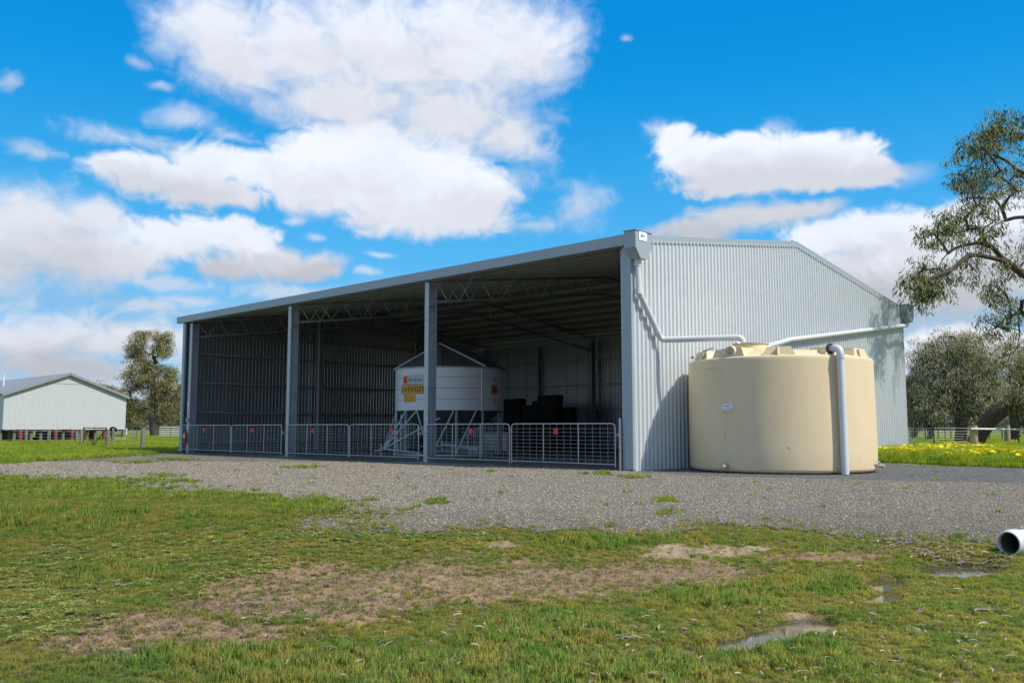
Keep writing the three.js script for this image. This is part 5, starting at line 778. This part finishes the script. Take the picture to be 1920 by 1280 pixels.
// weeds that grow through the gravel and field grass further off
{
  const r = rng(131), yard = [], field = [], tall = [], flowers = [];
  for (let i = 0; i < 60000; i++) { const s = 12 + 30 * Math.pow(r(), 1.1), w = (r() * 2 - 1) * 0.68 * s, x = EYE.x + FWDH.x * s + RIGHT.x * w, z = EYE.z + FWDH.z * s + RIGHT.z * w; if (z < 0.2 && x < 0.1) continue; const g = gravelMask(x, z), wd = weedSpots(x, z) + 0.45 * fbm(x * 1.6, z * 1.6, 3); if (g < 0) { if (r() > 0.6 || s < 14 && g < -0.6) continue; } else if (g < 1.1 && r() < 0.35 * sstep(1.1, 0, g) * sstep(-0.1, 0.3, fbm(x * 1.6 + 8, z * 1.6, 3))) { } else if (r() > 0.75 * sstep(0.1, 0.6, wd) + 0.004) continue; if (tallGrass(x, z) > -0.3) continue; yard.push({ x, y: land(x, z) + 0.008, z, s: 0.7 + 0.9 * r(), ry: r() * 6.28, c: tone(r, r() < 0.3 ? [0.16, 0.17, 0.05] : [0.09, 0.145, 0.03], 0.6) }); }
  scatter('grass', 'small grass patches growing through the grey gravel', tuft(11, 10, 0.055, 0.005, 0.06, 0.7), grassMat, yard, 'grass');
  for (let i = 0; i < 90000; i++) { const s = 22 + 85 * Math.pow(r(), 1.0), w = -(0.27 + 0.45 * r()) * s, x = EYE.x + FWDH.x * s + RIGHT.x * w, z = EYE.z + FWDH.z * s + RIGHT.z * w; if (gravelMask(x, z) > -0.15 || (x > LX - 0.4 && z < 0.6)) continue; const v = fbm(x * 0.2, z * 0.2, 3); field.push({ x, y: land(x, z), z, s: (0.7 + 0.8 * r()) * (0.62 + s / 150), ry: r() * 6.28, c: tone(r, mix3([0.11, 0.175, 0.03], [0.185, 0.215, 0.045], clamp(0.5 + 1.4 * v)), 0.5) }); if (r() < 0.004) flowers.push({ x, y: land(x, z) + 0.12 + 0.1 * r(), z, s: 1, ry: r() * 6.28, c: [0.8, 0.66, 0.02] }); }
  for (let i = 0; i < 60000; i++) { const s = 46 + 60 * r(), w = (0.40 + 0.32 * r()) * s, x = EYE.x + FWDH.x * s + RIGHT.x * w, z = EYE.z + FWDH.z * s + RIGHT.z * w; if (x < 0.4 && z > BZ - 0.5) continue; if (tallGrass(x, z) > 0) continue; field.push({ x, y: land(x, z), z, s: (0.7 + 0.8 * r()) * (0.62 + s / 150), ry: r() * 6.28, c: tone(r, mix3([0.11, 0.175, 0.03], [0.17, 0.205, 0.045], r()), 0.5) }); }
  scatter('grass', 'bright green paddock grass around the fences and the raised shed', tuft(13, 12, 0.13, 0.011, 0.14, 0.6), grassMat, field, 'grass');
  for (let i = 0; i < 70000; i++) { const s = 22 + 26 * r(), w = (0.30 + 0.42 * r()) * s, x = EYE.x + FWDH.x * s + RIGHT.x * w, z = EYE.z + FWDH.z * s + RIGHT.z * w, t = tallGrass(x, z) + 0.2 * fbm(x, z, 2); if (t < 0 || Math.hypot(x - TANK.x, z - TANK.z) < TANK.r + 0.15) continue; if (x < 0.25 && z > BZ - 0.15) continue; const v = fbm(x * 0.5, z * 0.5 + 50, 3), k = sstep(0, 0.6, t) * (0.75 + 0.5 * r()) * (0.9 + 0.5 * v); tall.push({ x, y: land(x, z) - 0.01, z, s: 0.45 + 0.6 * k, ry: r() * 6.28, c: tone(r, mix3([0.105, 0.185, 0.024], [0.175, 0.215, 0.034], clamp(0.5 + 1.3 * v)), 0.5) });
    const fz = fbm(x * 0.7 + 9, z * 0.7, 3), band = sstep(0.25, 0.05, Math.abs(t - 2.0) / 7); if (r() < 0.6 * sstep(-0.15, 0.25, fz) * band) flowers.push({ x: x + r() * 0.2, y: land(x, z) + 0.20 + 0.16 * r(), z, s: 1.7 + 1.2 * r(), ry: r() * 6.28, rx: (r() - 0.5), c: tone(r, [0.45, 0.37, 0.012], 0.3) }); }
  scatter('grass', 'tall bright green grass along the fence behind the tank', tuft(17, 12, 0.34, 0.009, 0.13, 0.5), grassMat, tall, 'grass');
  const fl = rosette(9, 7, 0.032, 0.016); scatter('flowers', 'small yellow flowers blooming through the tall grass', fl, std(lin(1, 1, 1), 0.8, 0, { side: THREE.DoubleSide }), flowers, 'flowers');
}
// fallen gum leaves and bark
{
  const r = rng(171), leaves = [], big = ovals([[1700, 1190, 260, 70], [1500, 1240, 420, 60], [1000, 1200, 330, 60], [1690, 1025, 90, 16], [1790, 1040, 110, 14], [1480, 1075, 120, 20], [1420, 1080, 60, 14], [1830, 1060, 80, 14], [1800, 1250, 150, 40], [640, 1200, 200, 40], [1640, 1230, 200, 60]]), heap = ovals([[1745, 1030, 66, 14], [1790, 1045, 90, 9], [1860, 1052, 50, 8], [1690, 1022, 60, 9]]);
  const leaf = () => { const pos = [], n = 5, P = i => { const f = i / n, w = 0.0085 * Math.sin(Math.PI * Math.pow(f, 0.8)) + 0.0006, c = 0.013 * Math.sin(f * 3.1), y = 0.008 * Math.sin(f * 3.14); return [[c - w, y, f * 0.12 - 0.06], [c + w, y + 0.004, f * 0.12 - 0.06]]; }; for (let i = 0; i < n; i++) { const [a, b] = P(i), [c, d] = P(i + 1); pos.push(...a, ...c, ...b, ...b, ...c, ...d); } const g = new THREE.BufferGeometry(); g.setAttribute('position', new THREE.Float32BufferAttribute(pos, 3)); g.setAttribute('uv', new THREE.Float32BufferAttribute(new Float32Array(pos.length / 3 * 2), 2)); g.computeVertexNormals(); return g; };
  for (let i = 0; i < 60000; i++) { const s = 3.2 + 8.3 * Math.pow(r(), 1.1), w = (r() * 2 - 1) * 0.66 * s, x = EYE.x + FWDH.x * s + RIGHT.x * w, z = EYE.z + FWDH.z * s + RIGHT.z * w, h = heap(x, z), k = Math.max(0.05 * sstep(-0.6, 0.4, big(x, z) + 0.4 * fbm(x * 1.5, z * 1.5, 3)), 0.0035, 0.95 * sstep(-0.2, 0.25, h + 0.3 * fbm(x * 3, z * 3, 2))); if (r() > k || gravelEdge(x, z) > 0.5) continue; const t = r(); leaves.push({ x, y: land(x, z) + 0.022 + 0.026 * r(), z, s: 0.38 + 0.5 * r() * r() + 0.12 * r(), ry: r() * 6.28, rx: (r() - 0.5) * 0.6, rz: (r() - 0.5) * 1.0, c: toneDry(r, t < 0.5 ? [0.24, 0.175, 0.15] : t < 0.8 ? [0.15, 0.10, 0.085] : t < 0.97 ? [0.13, 0.13, 0.11] : [0.15, 0.045, 0.03], 0.8) }); }
  scatter('fallen_leaves', 'dry tan gum leaves scattered over the grass', leaf(), std(lin(1, 1, 1), 0.7, 0, { side: THREE.DoubleSide }), leaves, 'leaves');
  // sticks one can pick out
  const S = [[1085, 1182, 0.30, 0.2, 'dark curved stick lying in the grass below the brown earth'], [1180, 1200, 0.22, 0.9, 'short pale stick among the leaves in the green grass'], [480, 1137, 0.24, 0.35, 'thin brown stick on the bare earth patch'], [1850, 1150, 0.30, 0.5, 'crooked pale twig in the grass in front of the pipe puddle'], [840, 1248, 0.22, 1.1, 'pale strip of bark in the lush grass'], [232, 1102, 0.16, 0.3, 'small pale bark strip in the green grass'], [1755, 1046, 0.34, 0.05, 'dark wet stick lying at the edge of the pipe puddle'], [1840, 1050, 0.5, -0.05, 'long brown strip of bark under the pipe mouth']];
  for (const [px, py, L, a, label] of S) { const b = gp(px, py), d = RIGHT.clone().multiplyScalar(Math.cos(a)).addScaledVector(FWDH, Math.sin(a)), o = thing('stick', label, 'stick'), P = []; for (let k = 0; k <= 6; k++) { const f = k / 6 - 0.5, q = b.clone().addScaledVector(d, f * L).addScaledVector(FWDH, 0.03 * Math.sin(k * 1.7)); q.y = land(q.x, q.z) + 0.022 + 0.008 * Math.sin(k); P.push(q); } mesh('shaft', sweep(P, i => 0.011 * (1 - i * 0.09), 7), M.wood, o); mesh('side_twig', sweep([P[3], P[3].clone().addScaledVector(d, 0.04).addScaledVector(FWDH, 0.03).add(V3(0, 0.01, 0)), P[3].clone().addScaledVector(d, 0.07).addScaledVector(FWDH, 0.06).add(V3(0, 0.012, 0))], 0.004, 5), M.wood, o); }
}

renderer.render(scene, camera);
